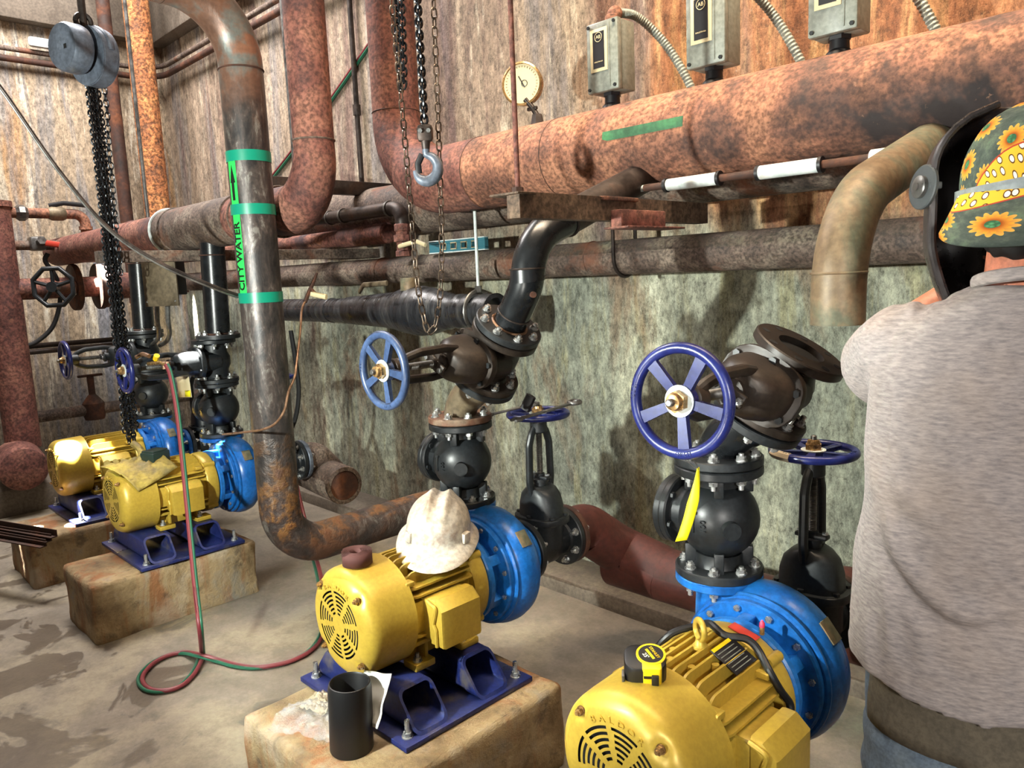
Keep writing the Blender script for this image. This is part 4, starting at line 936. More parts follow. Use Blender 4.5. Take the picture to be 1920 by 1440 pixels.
# strut under the headers, hung on a rod, with the U-bolt for the mid-height pipe
SX = -1.45
M['strut'] = grim('strut_brown', [(0.3, '#3a2e26'), (0.5, '#5c4a3c'), (0.65, '#6f5c4b'), (0.8, '#4a3a30')], 6, 0.7, 0.2, 0.3, fine=70, grain=0.6)
ya, yb = at(962, 385, X=SX).y, at(1316, 400, X=SX).y; za, zb_ = at(962, 385, X=SX).z, at(1316, 401, X=SX).z
t = thing('support_strut', 'brown steel strut under the big headers, hung on a long rod at its near end', 'strut', (SX, ya, za))
b = B(); d_ = V((0, yb - ya, zb_ - za)); b.prism([(-.034, -.024), (.034, -.024), (.034, .024), (-.034, .024)], d_.length, frame((SX, ya, za), d_, (0, 0, 1)), 0.002)
part(b, 'beam', 'strut', t, world=True, ang=20)
b = B(); b.box((SX - .02, ya + .02, za + .03), (0.11, 0.07, 0.006), 0.002); part(b, 'end_plate', 'strut', t, world=True)
b = B(); c = at(1145, 372, X=SX); b.box((SX, c.y + .01, za + 0.03), (0.07, 0.17, 0.012), 0.003); part(b, 'clamp_plate', 'rust', t, 'rusty clamp plate', world=True)
b = B(); b.cyl((SX, ya + .02, za), (SX, ya + .02, 4.3), 0.007, seg=14); part(b, 'rod', 'rust_red', t, 'rusty hanger rod', world=True)
b = B(); b.cyl((SX, ya + .02, za + .031), (SX, ya + .02, za + .047), 0.016, seg=6); part(b, 'nut', 'rust_dark', t, world=True)
q0, q1 = at(1152, 408, X=SX + .045), at(1236, 408, X=SX + .045)
t = thing('bracket', 'rust red channel bracket fixed to the side of the brown strut', 'bracket', q0)
b = B(); b.box((SX + .05, (q0.y + q1.y) / 2, q0.z - .002), (0.04, q1.y - q0.y, 0.05), 0.004); part(b, 'channel', 'rust_red', t, world=True)
b = B(); b.box((SX + .06, (q0.y + q1.y) / 2 + .02, q0.z - .03), (0.09, (q1.y - q0.y) * 1.3, 0.006), 0.002); part(b, 'foot_plate', 'rust_red', t, world=True)
t = thing('pipe_hanger', 'dark hooked U-bolt holding the mid-height grey pipe', 'pipe hanger', (-1.89, 2.5, 1.63))
b = B(); u = [V((-1.89, 2.446, 1.74)), V((-1.89, 2.446, 1.56))] + [V((-1.89, 2.52 - 0.074 * math.cos(a), 1.552 - 0.078 * math.sin(a))) for a in [PI * k / 12 for k in range(13)]] + [V((-1.89, 2.594, 1.75))]
b.tube(u, 0.0075, 10); part(b, 'u_bolt', 'steel_dark', t, world=True)

# threaded rod and clevis holding the wrapped pipe
t = thing('clevis_hanger', 'pale threaded rod with clevis holding the end of the black wrapped pipe', 'pipe hanger', (-2.535, 2.3, 1.4))
b = B(); b.cyl((-2.535, 2.3, 1.795), (-2.535, 2.3, 1.445), 0.0075, seg=12); part(b, 'rod', 'white_paint', t, 'pale rod', world=True)
b = B(); b.cyl((-2.535, 2.3, 1.795), (-2.535, 2.3, 1.783), 0.03, 0.012, 16); part(b, 'top_washer', 'steel_dark', t, world=True)
b = B(); b.tube([V((-2.535, 2.3 - 0.088 * math.sin(a), 1.345 + 0.09 * math.cos(a))) for a in [2*PI*k/28 for k in range(28)]], 0.006, 8, closed=True, sq=1.8); b.cyl((-2.535, 2.3, 1.43), (-2.535, 2.3, 1.458), 0.016, seg=6); part(b, 'clevis', 'steel', t, world=True)

# black wrapped pipe with the lagged valve
WZ = 1.345
ux = lambda u, v=575: at(u, v, Y=2.22).x
t = thing('wrapped_pipe', 'black tape-wrapped pipe with a lagged bulge, ending beside the clevis hanger', 'pipe', (-3.2, 2.3, WZ - .1))
b = B(); b.cyl((-4.6, 2.3, WZ), (ux(640), 2.3, WZ), 0.066, seg=36)
for u in (585, 600): b.torus((ux(u), 2.3, WZ), (1, 0, 0), 0.066, 0.003, 36, 8)
part(b, 'bare_run', 'wrap', t, world=True)
b = B(); prof = []; x0 = ux(632); n = 40; x1 = ux(905)
for i in range(n + 1):
    u = 632 + (905 - 632) * i / n; r = 0.078 + 0.004 * math.sin(i * 2.3)
    if u < 720: r = 0.074 + 0.02 * ((u - 632) / 88)
    elif u < 805: r = 0.094 + 0.026 * math.sin(PI * (u - 720) / 85)
    else: r = 0.094 - 0.016 * min(1, (u - 805) / 20) + 0.003 * math.sin(i * 1.9)
    prof.append((r, ux(u) - x0))
prof += [(0.06, x1 - x0 + .004), (0.058, x1 - x0 - .03)]
b.lathe(prof, (x0, 2.3, WZ), (1, 0, 0), 48); part(b, 'tape_wrap', 'wrap', t, world=True, jit=0.004)
b = B(); bx_ = ux(752); b.lathe([(0.046, 0), (0.046, 0.055), (0.042, 0.062), (0.03, 0.062)], (bx_, 2.28, WZ + 0.1), (0, 0, 1), 28); part(b, 'valve_cap', 'olive_pipe', t, 'olive valve cap', world=True)
b = B(); b.tube(fillet([(ux(670), 2.24, WZ + .1), (ux(684), 2.22, WZ + 0.135), (ux(722), 2.24, WZ + 0.14)], 0.02, 5), 0.008, 8, sq=1.7); part(b, 'handle', 'tan_pipe', t, world=True)

# teal spirit level resting on the mid-height pipe
lx0, lx1, ly = at(807, 467, Y=2.47).x, at(911, 460, Y=2.47).x, 2.475; lz = 1.625
t = thing('spirit_level', 'teal spirit level with square windows lying along the mid-height grey pipe', 'spirit level', (lx0, ly, lz))
M['teal'] = flat('teal_paint', '#3a7482', 0.45)
b = B(); W_ = lx1 - lx0; hh = 0.056; cs = [0.27, 0.46, 0.645, 0.83]
b.box((lx0 + W_/2, ly, lz + 0.007), (W_, 0.026, 0.014), 0.002); b.box((lx0 + W_/2, ly, lz + hh - 0.007), (W_, 0.026, 0.014), 0.002)
e = [0] + [c for q in cs for c in (q - 0.05, q + 0.05)] + [1]
for a, c in zip(e[::2], e[1::2]): b.box((lx0 + W_ * (a + c) / 2, ly, lz + hh/2), (W_ * (c - a), 0.022, hh - 0.02))
lv = part(b, 'frame', 'teal', t, world=True)
for z in (lz - 0.001, lz + hh + 0.001):
    b = B(); b.box((lx0 + W_/2, ly, z), (W_, 0.03, 0.005), 0.001); part(b, 'edge_rail', 'white_paint', t, 'pale edge rail', world=True)
for q in cs:
    b = B(); xq = lx0 + W_ * q; r = 0.019
    b.tube([V((xq + sx * 0.021, ly - 0.0125, lz + hh/2 + sz * 0.015)) for sx, sz in ((-1, -1), (1, -1), (1, 1), (-1, 1))], 0.0035, 8, closed=True); part(b, 'window_frame', 'cream', t, 'cream window frame', world=True)

# small pipe with elbows dropping into the mid-height pipe; short red stub pipe behind
t = thing('small_pipe', 'narrow dark pipe with two elbows dropping through a rusty union to the grey pipe', 'pipe', (-3.3, 2.42, 1.6))
y_ = 2.42; P_ = [at(520, 428, Y=2.3), at(578, 412, Y=2.38), at(622, 394, Y=y_), at(752, 388, Y=y_), at(757, 425, Y=y_)]
zt_ = P_[3].z; P_[2].z = zt_; P_[4] = V((P_[3].x, y_, zt_ - 0.09))
b = B(); b.tube(fillet(P_, [0, .1, .08, .07, 0], 6), 0.036, 24); part(b, 'pipe', 'steel_dark', t, world=True)
for a, c in ((P_[2] + V((-.02, 0, 0)), V((1, 0, 0))), (P_[2] + V((.12, 0, 0)), V((1, 0, 0))), (P_[3] - V((.1, 0, 0)), V((1, 0, 0)))):
    b = B(); b.cyl(a - c * .008, a + c * .008, 0.041, seg=24); part(b, 'elbow_rim', 'steel', t, world=True)
b = B(); z = P_[4].z
b.lathe([(0.038, 0.005), (0.044, 0), (0.044, -0.03), (0.036, -0.035), (0.036, -0.05), (0.05, -0.052), (0.05, -0.085), (0.036, -0.09), (0.036, -0.13), (0.044, -0.135), (0.044, -0.16)], P_[4], (0, 0, 1), 10); part(b, 'union', 'rust_red', t, 'rust red union', world=True)
b = B(); q0 = at(748, 462, Y=2.38); q1 = at(795, 455, Y=2.34); b.tube([q0, q0.lerp(q1, .7) + V((0, 0, .012)), q1 + V((.01, 0, -.012))], 0.007, 8, sq=1.6); part(b, 'lever', 'cream', t, 'cream lever handle', world=True)
b = B(); y_ = 2.47; x0, x1, xm = at(500, 445, Y=y_).x, at(728, 412, Y=y_).x, at(640, 425, Y=y_).x; z = 1.752
b.cyl((x0 - 1.4, y_, z), (xm, y_, z), 0.047, seg=28); b.lathe([(0.047, 0), (0.056, 0.02), (0.056, x1 - xm - .01), (0.045, x1 - xm)], (xm, y_, z), (1, 0, 0), 28)
solo(b, 'stub_pipe', 'rust_red', 'short rust-red pipe with a grey coupling between vertical pipes, under the narrow elbows', 'pipe')

# dark strut behind the riser, beams under the left header, wall conduits
b = B(); b.box((-3.75, 2.38, 2.02), (0.05, 0.8, 0.075), 0.003); solo(b, 'support_strut', 'steel_dark', 'dark horizontal strut behind the elbowed riser, running to the wall', 'strut')
b = B(); b.box((-3.98, 1.98, 1.666), (0.06, 1.6, 0.055), 0.003); solo(b, 'support_strut', 'rust_grey', 'dusty brown strut under the left header, behind the brown box', 'strut')
b = B(); p0, p1 = at(655, 0, Y=2.74), at(690, 392, Y=2.74); b.cyl((p0.x, 2.74, 4.2), (p0.x, 2.74, p1.z), 0.016, seg=14)
b.cyl((p0.x, 2.74, at(674, 205, Y=2.74).z - .03), (p0.x, 2.74, at(674, 205, Y=2.74).z + .03), 0.024, seg=14)
solo(b, 'conduit', 'steel_dark', 'thin dark vertical conduit on the back wall between the two risers', 'conduit')
for k, (dv, mt, nm) in enumerate(((0, 'red_hose', 'thin red hose slanting across the back wall behind the risers'), (6, 'green_hose', 'thin green hose slanting across the back wall behind the risers'))):
    b = B(); a, c = at(700, 70 + dv, Y=2.768), at(498, 345 + dv, Y=2.768); b.tube([a.lerp(c, i / 12) - V((0, 0, 0.02 * math.sin(PI * i / 12))) for i in range(13)], 0.0095, 10)
    solo(b, 'hose', mt, nm, 'hose')
lz_ = 3.28
t = thing('wall_conduit', 'pair of thin conduits high on the walls, bending round the corner', 'conduit', (-6.9, 2.6, lz_))
for dz in (0, 0.075):
    b = B(); b.tube(fillet([(-6.93, -0.6, lz_ + dz), (-6.93, 2.70, lz_ + dz), (-3.2, 2.70, lz_ + dz)], 0.25, 8), 0.024 if dz == 0 else 0.02, 14); part(b, 'conduit', 'rust_grey' if dz else 'rust_dark', t, world=True)
b = B(); c = at(82, 80, X=-6.86); c.x = -6.885; b.box(c, (0.05, 0.2, 0.075), 0.02); part(b, 'junction_cover', 'white_paint', t, 'pale oval junction cover', world=True)
b = B(); p0 = at(240, 60, Y=1.95); b.cyl((p0.x, 1.95, 1.9), (p0.x, 1.95, 4.3), 0.012, seg=12); solo(b, 'hanger_rod', 'steel', 'long thin grey rod in front of the flaky orange pipe', 'rod')
b = B(); a = V((-4.4, 2.4, 3.05)); b.cyl((a.x, 2.5, 2.2), (a.x, 2.5, 4.4), 0.014, seg=12); solo(b, 'hanger_rod', 'steel', 'thin grey rod hanging just right of the top pipe bend', 'rod')

# ================================================================== CHAINS AND HOISTS
def chain(b, pts, pitch, w, r, tw=0.0):
    pts = [V(p) for p in pts]; L = [0]
    for a, c in zip(pts, pts[1:]): L.append(L[-1] + (c - a).length)
    n = int(L[-1] / pitch); k = 0
    for i in range(n):
        d = (i + 0.5) * pitch
        while k < len(L) - 2 and L[k+1] < d: k += 1
        t = (pts[k+1] - pts[k]).normalized(); p = pts[k] + t * (d - L[k]); xx = V((0.8, 0.6, 0)) if abs(t.z) > 0.5 else V((0, 0, 1))
        m = frame(p, t, xx) @ Matrix.Rotation(PI/2 * (i % 2) + tw, 4, 'Z'); hl = pitch * 0.5 + r - w / 2 + r * 0.2; ll = []
        for s_, a0 in ((1, 0), (-1, PI)):
            for q in range(5):
                a = a0 + PI * q / 4; ll.append(m @ V((w/2 * math.cos(a), 0, s_ * hl + w/2 * math.sin(a))))
        b.tube(ll, r, 6, closed=True)
    return b
hx0 = at(797, 250, t=2.2)
t = thing('chain_hook', 'grey steel lifting hook with latch hanging on its load chain', 'hook', hx0)
b = B(); chain(b, [(hx0.x, hx0.y, hx0.z + 0.03), (hx0.x, hx0.y, 3.2)], 0.0165, 0.017, 0.0042, 0.4); part(b, 'load_chain', 'chain_black', t, world=True)
F_ = frame(hx0, (0, 0, 1), (0.707, 0.707, 0)); lm = F_.copy(); lm.translation = (0, 0, 0)
b = B(); b.box((0, 0, 0.0), (0.046, 0.034, 0.05), 0.012, lm); b.cyl(lm @ V((0, 0, -0.02)), lm @ V((0, 0, -0.045)), 0.014, 0.011, 14); part(b, 'swivel_block', 'steel_dark', t)
for sx in (-1, 1): put(SMALL, 'bolt', t, lm @ Matrix.Translation((sx * 0.012, -0.018, 0.004)) @ Matrix.Rotation(PI/2, 4, 'X') @ Matrix.Scale(0.8, 4))
b = B(); hk = []; rr = []
for i in range(26):
    f = i / 25
    if f < 0.2: p = V((0.0 + 0.0 * f, 0, -0.035 - 0.03 * f / 0.2)); r = 0.011
    else:
        a = 1.35 - (f - 0.2) / 0.8 * 4.35; p = V((-0.002 + 0.034 * math.cos(a), 0, -0.098 + 0.037 * math.sin(a))); r = 0.011 + 0.006 * math.sin(PI * (f - 0.2) / 0.8)
        if f > 0.85: r *= max(0.45, 1 - (f - 0.85) * 3)
    hk.append(lm @ p); rr.append(r)
b.tube(hk, rr, 14); part(b, 'hook', 'steel_blue', t, 'pale grey hook')
b = B(); b.tube([lm @ V((-0.012, 0, -0.058)), lm @ V((-0.026, 0, -0.085)), lm @ V((-0.024, 0, -0.112))], 0.006, 8, sq=1.6); part(b, 'latch', 'plate_black', t)
lp = [at(732, -40, t=2.24), at(738, 40, t=2.24), at(752, 180, t=2.25), at(765, 330, t=2.26), at(775, 450, t=2.27), at(784, 540, t=2.27), at(797, 605, t=2.27), at(806, 622, t=2.27), at(817, 605, t=2.27), at(826, 545, t=2.27), at(828, 450, t=2.27), at(825, 330, t=2.26), at(820, 180, t=2.25), at(814, 30, t=2.24), at(812, -40, t=2.24)]
b = B(); chain(b, spline(lp, 6), 0.0275, 0.0165, 0.0024, 0.75); solo(b, 'hand_chain', 'chain', 'long thin hand chain hanging in a loop over the black wrapped pipe', 'chain')
b = B(); chain(b, spline([at(741, -20, t=2.4), at(745, 60, t=2.4), at(749, 130, t=2.4), at(752, 165, t=2.4), at(757, 150, t=2.4), at(755, 60, t=2.4), at(752, -20, t=2.4)], 6), 0.02, 0.018, 0.004, 0.3); solo(b, 'load_chain', 'chain_black', 'short loop of dark load chain in front of the rusty riser', 'chain')

# chain hoist, upper left
hc = at(163, 100, t=3.3)
t = thing('chain_hoist', 'grey chain hoist drum hanging at upper left with bunches of black chain', 'chain hoist', hc)
ax = V((-0.3, 0.95, 0)).normalized()
b = B(); b.lathe([(0.05, -0.115), (0.092, -0.112), (0.1, -0.1), (0.102, -0.045), (0.098, -0.03), (0.075, -0.03)], (0, 0, 0.005), ax, 36); h1 = part(b, 'brake_cover', 'steel_blue', t)
hm = frame((0, 0, 0), ax)
b = B(); b.box((0.028, 0.0, -0.113), (0.02, 0.02, 0.006), 0.002, hm); part(b, 'cover_window', 'dark', h1)
b = B(); b.cyl(V((0, 0, 0)) - ax * 0.04, V((0, 0, 0)) + ax * 0.03, 0.07, seg=32); part(b, 'body', 'plate_black', t)
b = B()
for h in (0.0, 0.062): b.lathe([(0.09, h - .006), (0.122, h - .005), (0.122, h + .005), (0.09, h + .006)], (0, 0, -0.01), ax, 40)
b.tube([V((0, 0, -0.01)) + ax * 0.031 + V((-ax.y * math.cos(a), ax.x * math.cos(a), math.sin(a))) * 0.119 for a in [0.15 + 2.9 * k / 20 for k in range(21)]], 0.012, 10, sq=1.0)
b.lathe([(0.118, -0.002), (0.124, 0.0), (0.124, 0.06), (0.118, 0.062)], (0, 0, -0.01), ax, 40, cap=False)
part(b, 'hand_wheel_guard', 'steel_blue', t)
b = B(); b.tube([(0, 0, 0.1), (0, 0, 1.5)], 0.016, 10); b.torus((0, 0, 0.13), (1, 0, 0), 0.03, 0.011, 24, 8); part(b, 'top_hook', 'steel_dark', t)
def hang(u0, v0, u1, v1, t0, t1, pitch, w, r, name, label, sag=0):
    a, c = at(u0, v0, t=t0), at(u1, v1, t=t1); b = B(); c.x, c.y = c.x, c.y
    chain(b, [a.lerp(c, i / 10) + V((random.uniform(-.004, .004), random.uniform(-.004, .004), 0)) for i in range(11)], pitch, w, r, random.random())
    return part(b, name, 'chain_black', t, world=True)
for k, (du, de) in enumerate(((-7, -3), (-2, 4), (3, -2), (8, 6))):
    hang(170 + du, 128, 246 + du * 1.4, 838 - abs(du) * 3, 3.36 + .02 * k, 3.76 + .02 * k, 0.02, 0.021, 0.0046, 'load_chain', '')
hang(193, 128, 226, 520, 3.38, 3.62, 0.027, 0.019, 0.003, 'hand_chain', '')

# slack cable crossing from the upper left to the taped pipe
t = thing('power_cable', 'slack grey cable slanting from upper left down to the green-taped pipe', 'cable', at(220, 430, t=2.9))
for dv, mt in ((0, 'steel_dark'), (5, 'steel')):
    b = B(); pts = [at(-60, 95 + dv, t=2.5), at(0, 162 + dv, t=2.55), at(110, 318 + dv, t=2.7), at(205, 428 + dv, t=2.85), at(300, 492 + dv, t=2.95), at(400, 536 + dv, t=3.05), at(446, 553 + dv, t=3.14)]
    b.tube(spline(pts, 8), 0.006 if dv == 0 else 0.004, 8); part(b, 'cord', mt, t, world=True)

# ================================================================== LEFT-HAND WALL PIPEWORK
LX = -6.3
def lp_(u, v, dx=0): p = at(u, v, X=LX + dx); return p
z1 = lp_(70, 400).z; y0, y1 = lp_(-60, 398).y, lp_(158, 403).y; z2 = lp_(60, 460).z; zb = lp_(160, 492).z
t = thing('small_pipe', 'narrow rusty pipe with a black lever valve and elbow on the left wall', 'pipe', (LX, y1, z2))
b = B(); b.tube(fillet([(LX, y0, z1), (LX, y1, z1), (LX, y1, zb)], 0.07, 6), 0.036, 20); part(b, 'pipe', 'rust', t, world=True)
b = B(); ya, yb = lp_(28, 398).y, lp_(51, 398).y; b.lathe([(0.04, 0), (0.056, 0.02), (0.056, yb - ya - .02), (0.04, yb - ya)], (LX, ya, z1), (0, 1, 0), 8); part(b, 'union', 'steel', t, 'pale steel union', world=True)
b = B(); ya, yb = lp_(90, 398).y, lp_(122, 398).y; b.lathe([(0.04, 0), (0.05, 0.02), (0.05, yb - ya - .02), (0.04, yb - ya)], (LX, ya, z1), (0, 1, 0), 16); part(b, 'ball_valve', 'tan_pipe', t, world=True)
b = B(); b.tube([(LX, ya + .01, z1 + .055), (LX + .02, ya + .1, z1 + .075), (LX + .03, ya + .25, z1 + .062)], 0.012, 8, sq=1.4); part(b, 'lever', 'rubber', t, 'black lever', world=True)
for z in (z1 - 0.1, z2 + 0.08): b = B(); b.cyl((LX, y1, z - .012), (LX, y1, z + .012), 0.045, seg=20); part(b, 'elbow_rim', 'rust', t, world=True)
t = thing('small_pipe', 'narrow rusty pipe with a red lever valve on the left wall', 'pipe', (LX, y1 - .3, z2 - .05))
b = B(); b.cyl((LX, y0, z2), (LX, y1 - 0.045, z2), 0.034, seg=20); part(b, 'pipe', 'rust_grey', t, world=True)
b = B(); ym = lp_(68, 458).y; b.box((LX + .02, ym, z2 + .01), (0.11, 0.1, 0.1), 0.02); b.cyl((LX + .06, ym + .01, z2 + .02), (LX + .12, ym + .01, z2 + .03), 0.03, seg=6); part(b, 'ball_valve', 'steel', t, world=True)
b = B(); b.tube([(LX + .11, ym + .03, z2 + .01), (LX + .12, ym + .12, z2 - .005), (LX + .12, ym + .26, z2 - .02)], 0.014, 8, sq=1.5); M['red_lever'] = flat('red_lever', '#c8402e', 0.45); part(b, 'lever', 'red_lever', t, 'red lever', world=True)
b = B(); b.lathe([(0.04, 0), (0.05, 0.02), (0.05, 0.16), (0.04, 0.18)], (LX, lp_(112, 470).y, z2), (0, 1, 0), 8); part(b, 'union', 'tan_pipe', t, world=True)
b = B(); b.tube(spline([(LX + .06, ym + .05, z2 - .06), lp_(85, 490, .05), lp_(105, 520, .05), lp_(113, 560, .02), lp_(100, 610, .02), lp_(70, 640, .02), lp_(40, 652, .02)], 8), 0.016, 10)
solo(b, 'flexible_hose', 'rubber', 'dark flexible hose drooping behind the black octagonal handwheel', 'hose')
# flanged valve with black octagonal handwheel on the run along the left wall
FZ = lp_(160, 538).z; FY = lp_(150, 538).y
t = thing('gate_valve', 'rusty flanged valve with a black octagonal handwheel on the left wall', 'gate valve', (LX, FY, FZ - .1))
b = B(); b.cyl((LX, 1.1, FZ), (LX, 2.52, FZ), 0.075, seg=28); part(b, 'pipe', 'rust_red', t, world=True)
for u in (140, 186): b = B(); yy = lp_(u, 538).y; b.cyl((LX, yy - .02, FZ), (LX, yy + .02, FZ), 0.17, seg=32, bev=0.004); part(b, 'flange', 'rust_dark', t, world=True)
b = B(); b.lathe([(0.16, -.03), (0.16, 0.0), (0.1, 0.1), (0.09, 0.4)], (LX, lp_(200, 538).y, FZ), (0, 1, 0), 30); part(b, 'reducer', 'rust_red', t, world=True)
wd_ = V((0.80, -0.60, 0.0)); wc = at(100, 538, X=-5.95)
b = B(); b.tube([V((LX, FY, FZ)), wc], [0.06, 0.03], 14); part(b, 'yoke', 'rust_dark', t, world=True)
wm = frame(wc, wd_); b = B(); R_ = 0.135
oc = [wm @ V((R_ * math.cos(2*PI*(k+.5)/8), R_ * math.sin(2*PI*(k+.5)/8), 0)) for k in range(8)]
b.tube(oc, 0.017, 10, closed=True)
for k in range(5): a = 2*PI*k/5 + .3; b.tube([wm @ V((0, 0, 0)), wm @ V((R_ * .95 * math.cos(a), R_ * .95 * math.sin(a), 0))], 0.013, 8)
b.cyl(wm @ V((0, 0, -.03)), wm @ V((0, 0, .03)), 0.035, seg=14); part(b, 'handwheel', 'cast', t, 'black octagonal handwheel', world=True)
# old valve and low pipe on the far wall behind, lower shelf pipes
t = thing('small_pipe', 'low dusty pipe with an old stop valve along the left wall', 'pipe', (LX - .3, 1.8, 0.7))
p0, p1 = at(62, 785, X=LX - .3), at(250, 755, X=LX - .3); b = B(); b.cyl((p0.x, p0.y, (p0.z + p1.z)/2), (p0.x, WY, (p0.z + p1.z)/2), 0.045, seg=20); part(b, 'pipe', 'rust_grey', t, world=True)
q = at(176, 765, X=LX - .3); b = B(); b.lathe([(0.07, -.08), (0.08, -.04), (0.08, .05), (0.05, .09), (0.025, .12), (0.025, .26)], (q.x, q.y, (p0.z + p1.z)/2), (0, 0, 1), 20); b.box((q.x, q.y, (p0.z + p1.z)/2 + .27), (0.03, 0.18, 0.02), 0.006); part(b, 'stop_valve', 'rust_dark', t, world=True)
for k, (v0, v1) in enumerate(((650, 640), (660, 650))):
    a, c = at(50, v0, X=LX - .2), at(235, v1, X=LX - .2); b = B(); b.cyl((a.x + .05 * k, a.y, a.z), (a.x + .05 * k, c.y, a.z), 0.02, seg=12)
    solo(b, 'wall_conduit', 'steel_dark', ('upper' if k == 0 else 'lower') + ' of two thin dark conduits along the left wall at valve height', 'conduit')
b = B(); b.cyl((-5.3, 2.55, 0.2), (-5.3, 2.55, 1.5), 0.05, seg=18)
# brown control box hung on the furthest riser, with its two hoses
c = at(300, 525, Y=1.50)
t = thing('control_box', 'brown rusty metal box with a pale side panel hanging below the left header', 'box', (c.x, c.y, c.z - .14))
b = B(); b.box((0, 0, 0.14), (0.2, 0.012, 0.27), 0.003, Matrix.Rotation(0.55, 4, 'Z')); fp = part(b, 'front_plate', 'tan_pipe', t, 'brown rusty plate')
for sx in (-1, 1): put(SMALL, 'screw', fp, Matrix.Rotation(0.55, 4, 'Z') @ Matrix.Translation((sx * 0.085, -0.006, 0.03)) @ Matrix.Rotation(PI/2, 4, 'X') @ Matrix.Scale(.6, 4))
b = B(); b.box((-0.03, 0.085, 0.16), (0.15, 0.13, 0.2), 0.006, Matrix.Rotation(0.55, 4, 'Z')); part(b, 'case', 'rubber', t)
b = B(); b.box((-0.112, 0.06, 0.17), (0.006, 0.07, 0.16), 0.002, Matrix.Rotation(0.55, 4, 'Z')); part(b, 'side_panel', 'cream', t, 'pale side panel')
for k in range(2):
    b = B(); u = 294 + 20 * k; b.tube(spline([at(u, 560, Y=1.55), at(u + 1, 600, Y=1.55), at(u + 4, 625, Y=1.57), at(u - 2, 640, Y=1.62), at(u - 14, 648, Y=1.7)], 6), 0.012, 10); part(b, 'hose', 'steel', t, world=True)
kids()

# ================================================================== LOOSE THINGS
def clear_plastic():
    t = NT('clear_plastic'); n = t.noise(t.mapped(), 28, 6, 0.7, 0.6)
    t.b.inputs['Base Color'].default_value = hx('#d8dcdc'); t.b.inputs['Roughness'].default_value = 0.18
    t.l(t.ramp(n, [(0.45, 0.06), (0.75, 0.4)]), t.b.inputs['Alpha'])
    bp = t.add('ShaderNodeBump'); bp.inputs['Strength'].default_value = 0.8; bp.inputs['Distance'].default_value = 0.01
    t.l(n, bp.inputs['Height']); t.l(bp.outputs[0], t.b.inputs['Normal']); return t.m
M['plastic'] = clear_plastic()

def solidify(o, th):
    m = o.modifiers.new('Solidify', 'SOLIDIFY'); m.thickness = th; m.offset = 0
def hat():
    t = thing('hard_hat', 'dirty white hard hat resting on the fins of the gold motor', 'hard hat', (-1.795, 1.415, 0.702))
    R_ = Matrix.Rotation(math.radians(-52), 4, 'Z') @ Matrix.Rotation(math.radians(-9), 4, 'X') @ Matrix.Rotation(math.radians(6), 4, 'Y')   # local +x... front is -y
    t.matrix_basis = Matrix.Translation((-1.795, 1.415, 0.735)) @ Matrix.Rotation(math.radians(40), 4, 'Z') @ Matrix.Rotation(math.radians(9), 4, 'X') @ Matrix.Rotation(math.radians(5), 4, 'Y')
    WM[t.name] = t.matrix_basis.copy()
    b = B(); n = 56; rows = []
    for j in range(22):
        f = j / 21
        a = (1 - f) * PI/2; row = []
        for i in range(n):
            th = 2*PI*i/n; rx, ry, h = 0.099, 0.118, 0.108
            x, y, z = rx*math.cos(th)*math.cos(a)**0.82, ry*math.sin(th)*math.cos(a)**0.82, h*math.sin(a)**0.92
            if a > 0.25:                                      # V-gard style ridges over the crown
                w = abs(x) / 0.03; z += 0.011 * math.exp(-(w - 0.9)**2 * 6) * min(1, (a - 0.25) * 1.5)
                z -= 0.004 * math.exp(-w**2 * 5) * min(1, (a - 0.25) * 1.5)
            row.append((x, y, z))
        rows.append(row)
    for k, (e, dz) in enumerate(((0.004, -0.012), (0.014, -0.02), (0.026, -0.025), (0.027, -0.029), (0.014, -0.027), (-0.004, -0.018))):
        row = []
        for i in range(n):
            th = 2*PI*i/n; fr = max(0, -math.sin(th)) ** 2.2; ee = e * (1 + 1.7 * fr) if e > 0.01 else e
            row.append(((0.099 + ee) * math.cos(th), (0.118 + ee) * math.sin(th), dz - 0.35 * max(0, ee - 0.02)))
        rows.append(row)
    rg = [[b.bm.verts.new(p) for p in r] for r in rows]
    for p, q in zip(rg, rg[1:]): b.bridge(p, q)
    bmesh.ops.remove_doubles(b.bm, verts=b.bm.verts, dist=1e-4)
    part(b, 'shell', 'hat', t, ang=60)
    for th in (-2.35, -0.55):
        b = B(); m = Matrix.Rotation(th, 4, 'Z') @ Matrix.Translation((0.108, 0, 0.004)); b.box((0, 0, 0), (0.018, 0.03, 0.034), 0.005, m); part(b, 'accessory_slot', 'hat', t)
    b = B(); b.lathe([(0.084, -0.02), (0.088, -0.022), (0.09, -0.06), (0.086, -0.062)], (0, 0, 0), (0, 0, 1), 40, cap=False); hb = part(b, 'headband', 'rubber', t, 'black headband below the brim')
    b = B(); m = frame((0.02, -0.094, -0.05), (0.1, -1, 0.05)); b.box((0, 0, 0), (0.11, 0.04, 0.02), 0.008, frame((0.02, -0.09, -0.048), (0.1, -1, 0.05), (1, 0.1, 0))); b.cyl(m @ V((0, 0, 0.0)), m @ V((0, 0, 0.022)), 0.017, seg=24, bev=0.003); part(b, 'adjuster_knob', 'rubber', hb)
hat()

b = B(); c = V((-1.81, 1.125, 0.704)); sp = []
for k in range(160):
    a = k * 0.22; r = 0.018 + 0.00078 * a; sp.append((c.x + r*math.cos(a), c.y + r*math.sin(a)))
b.sheet([[V((p[0], p[1], c.z)) for p in sp], [V((p[0], p[1], c.z + 0.038)) for p in sp]])
o = solo(b, 'sandpaper_roll', 'sand', 'maroon roll of sandpaper standing on the yellow fan cover', 'sandpaper roll', ang=60); solidify(o, 0.0016)

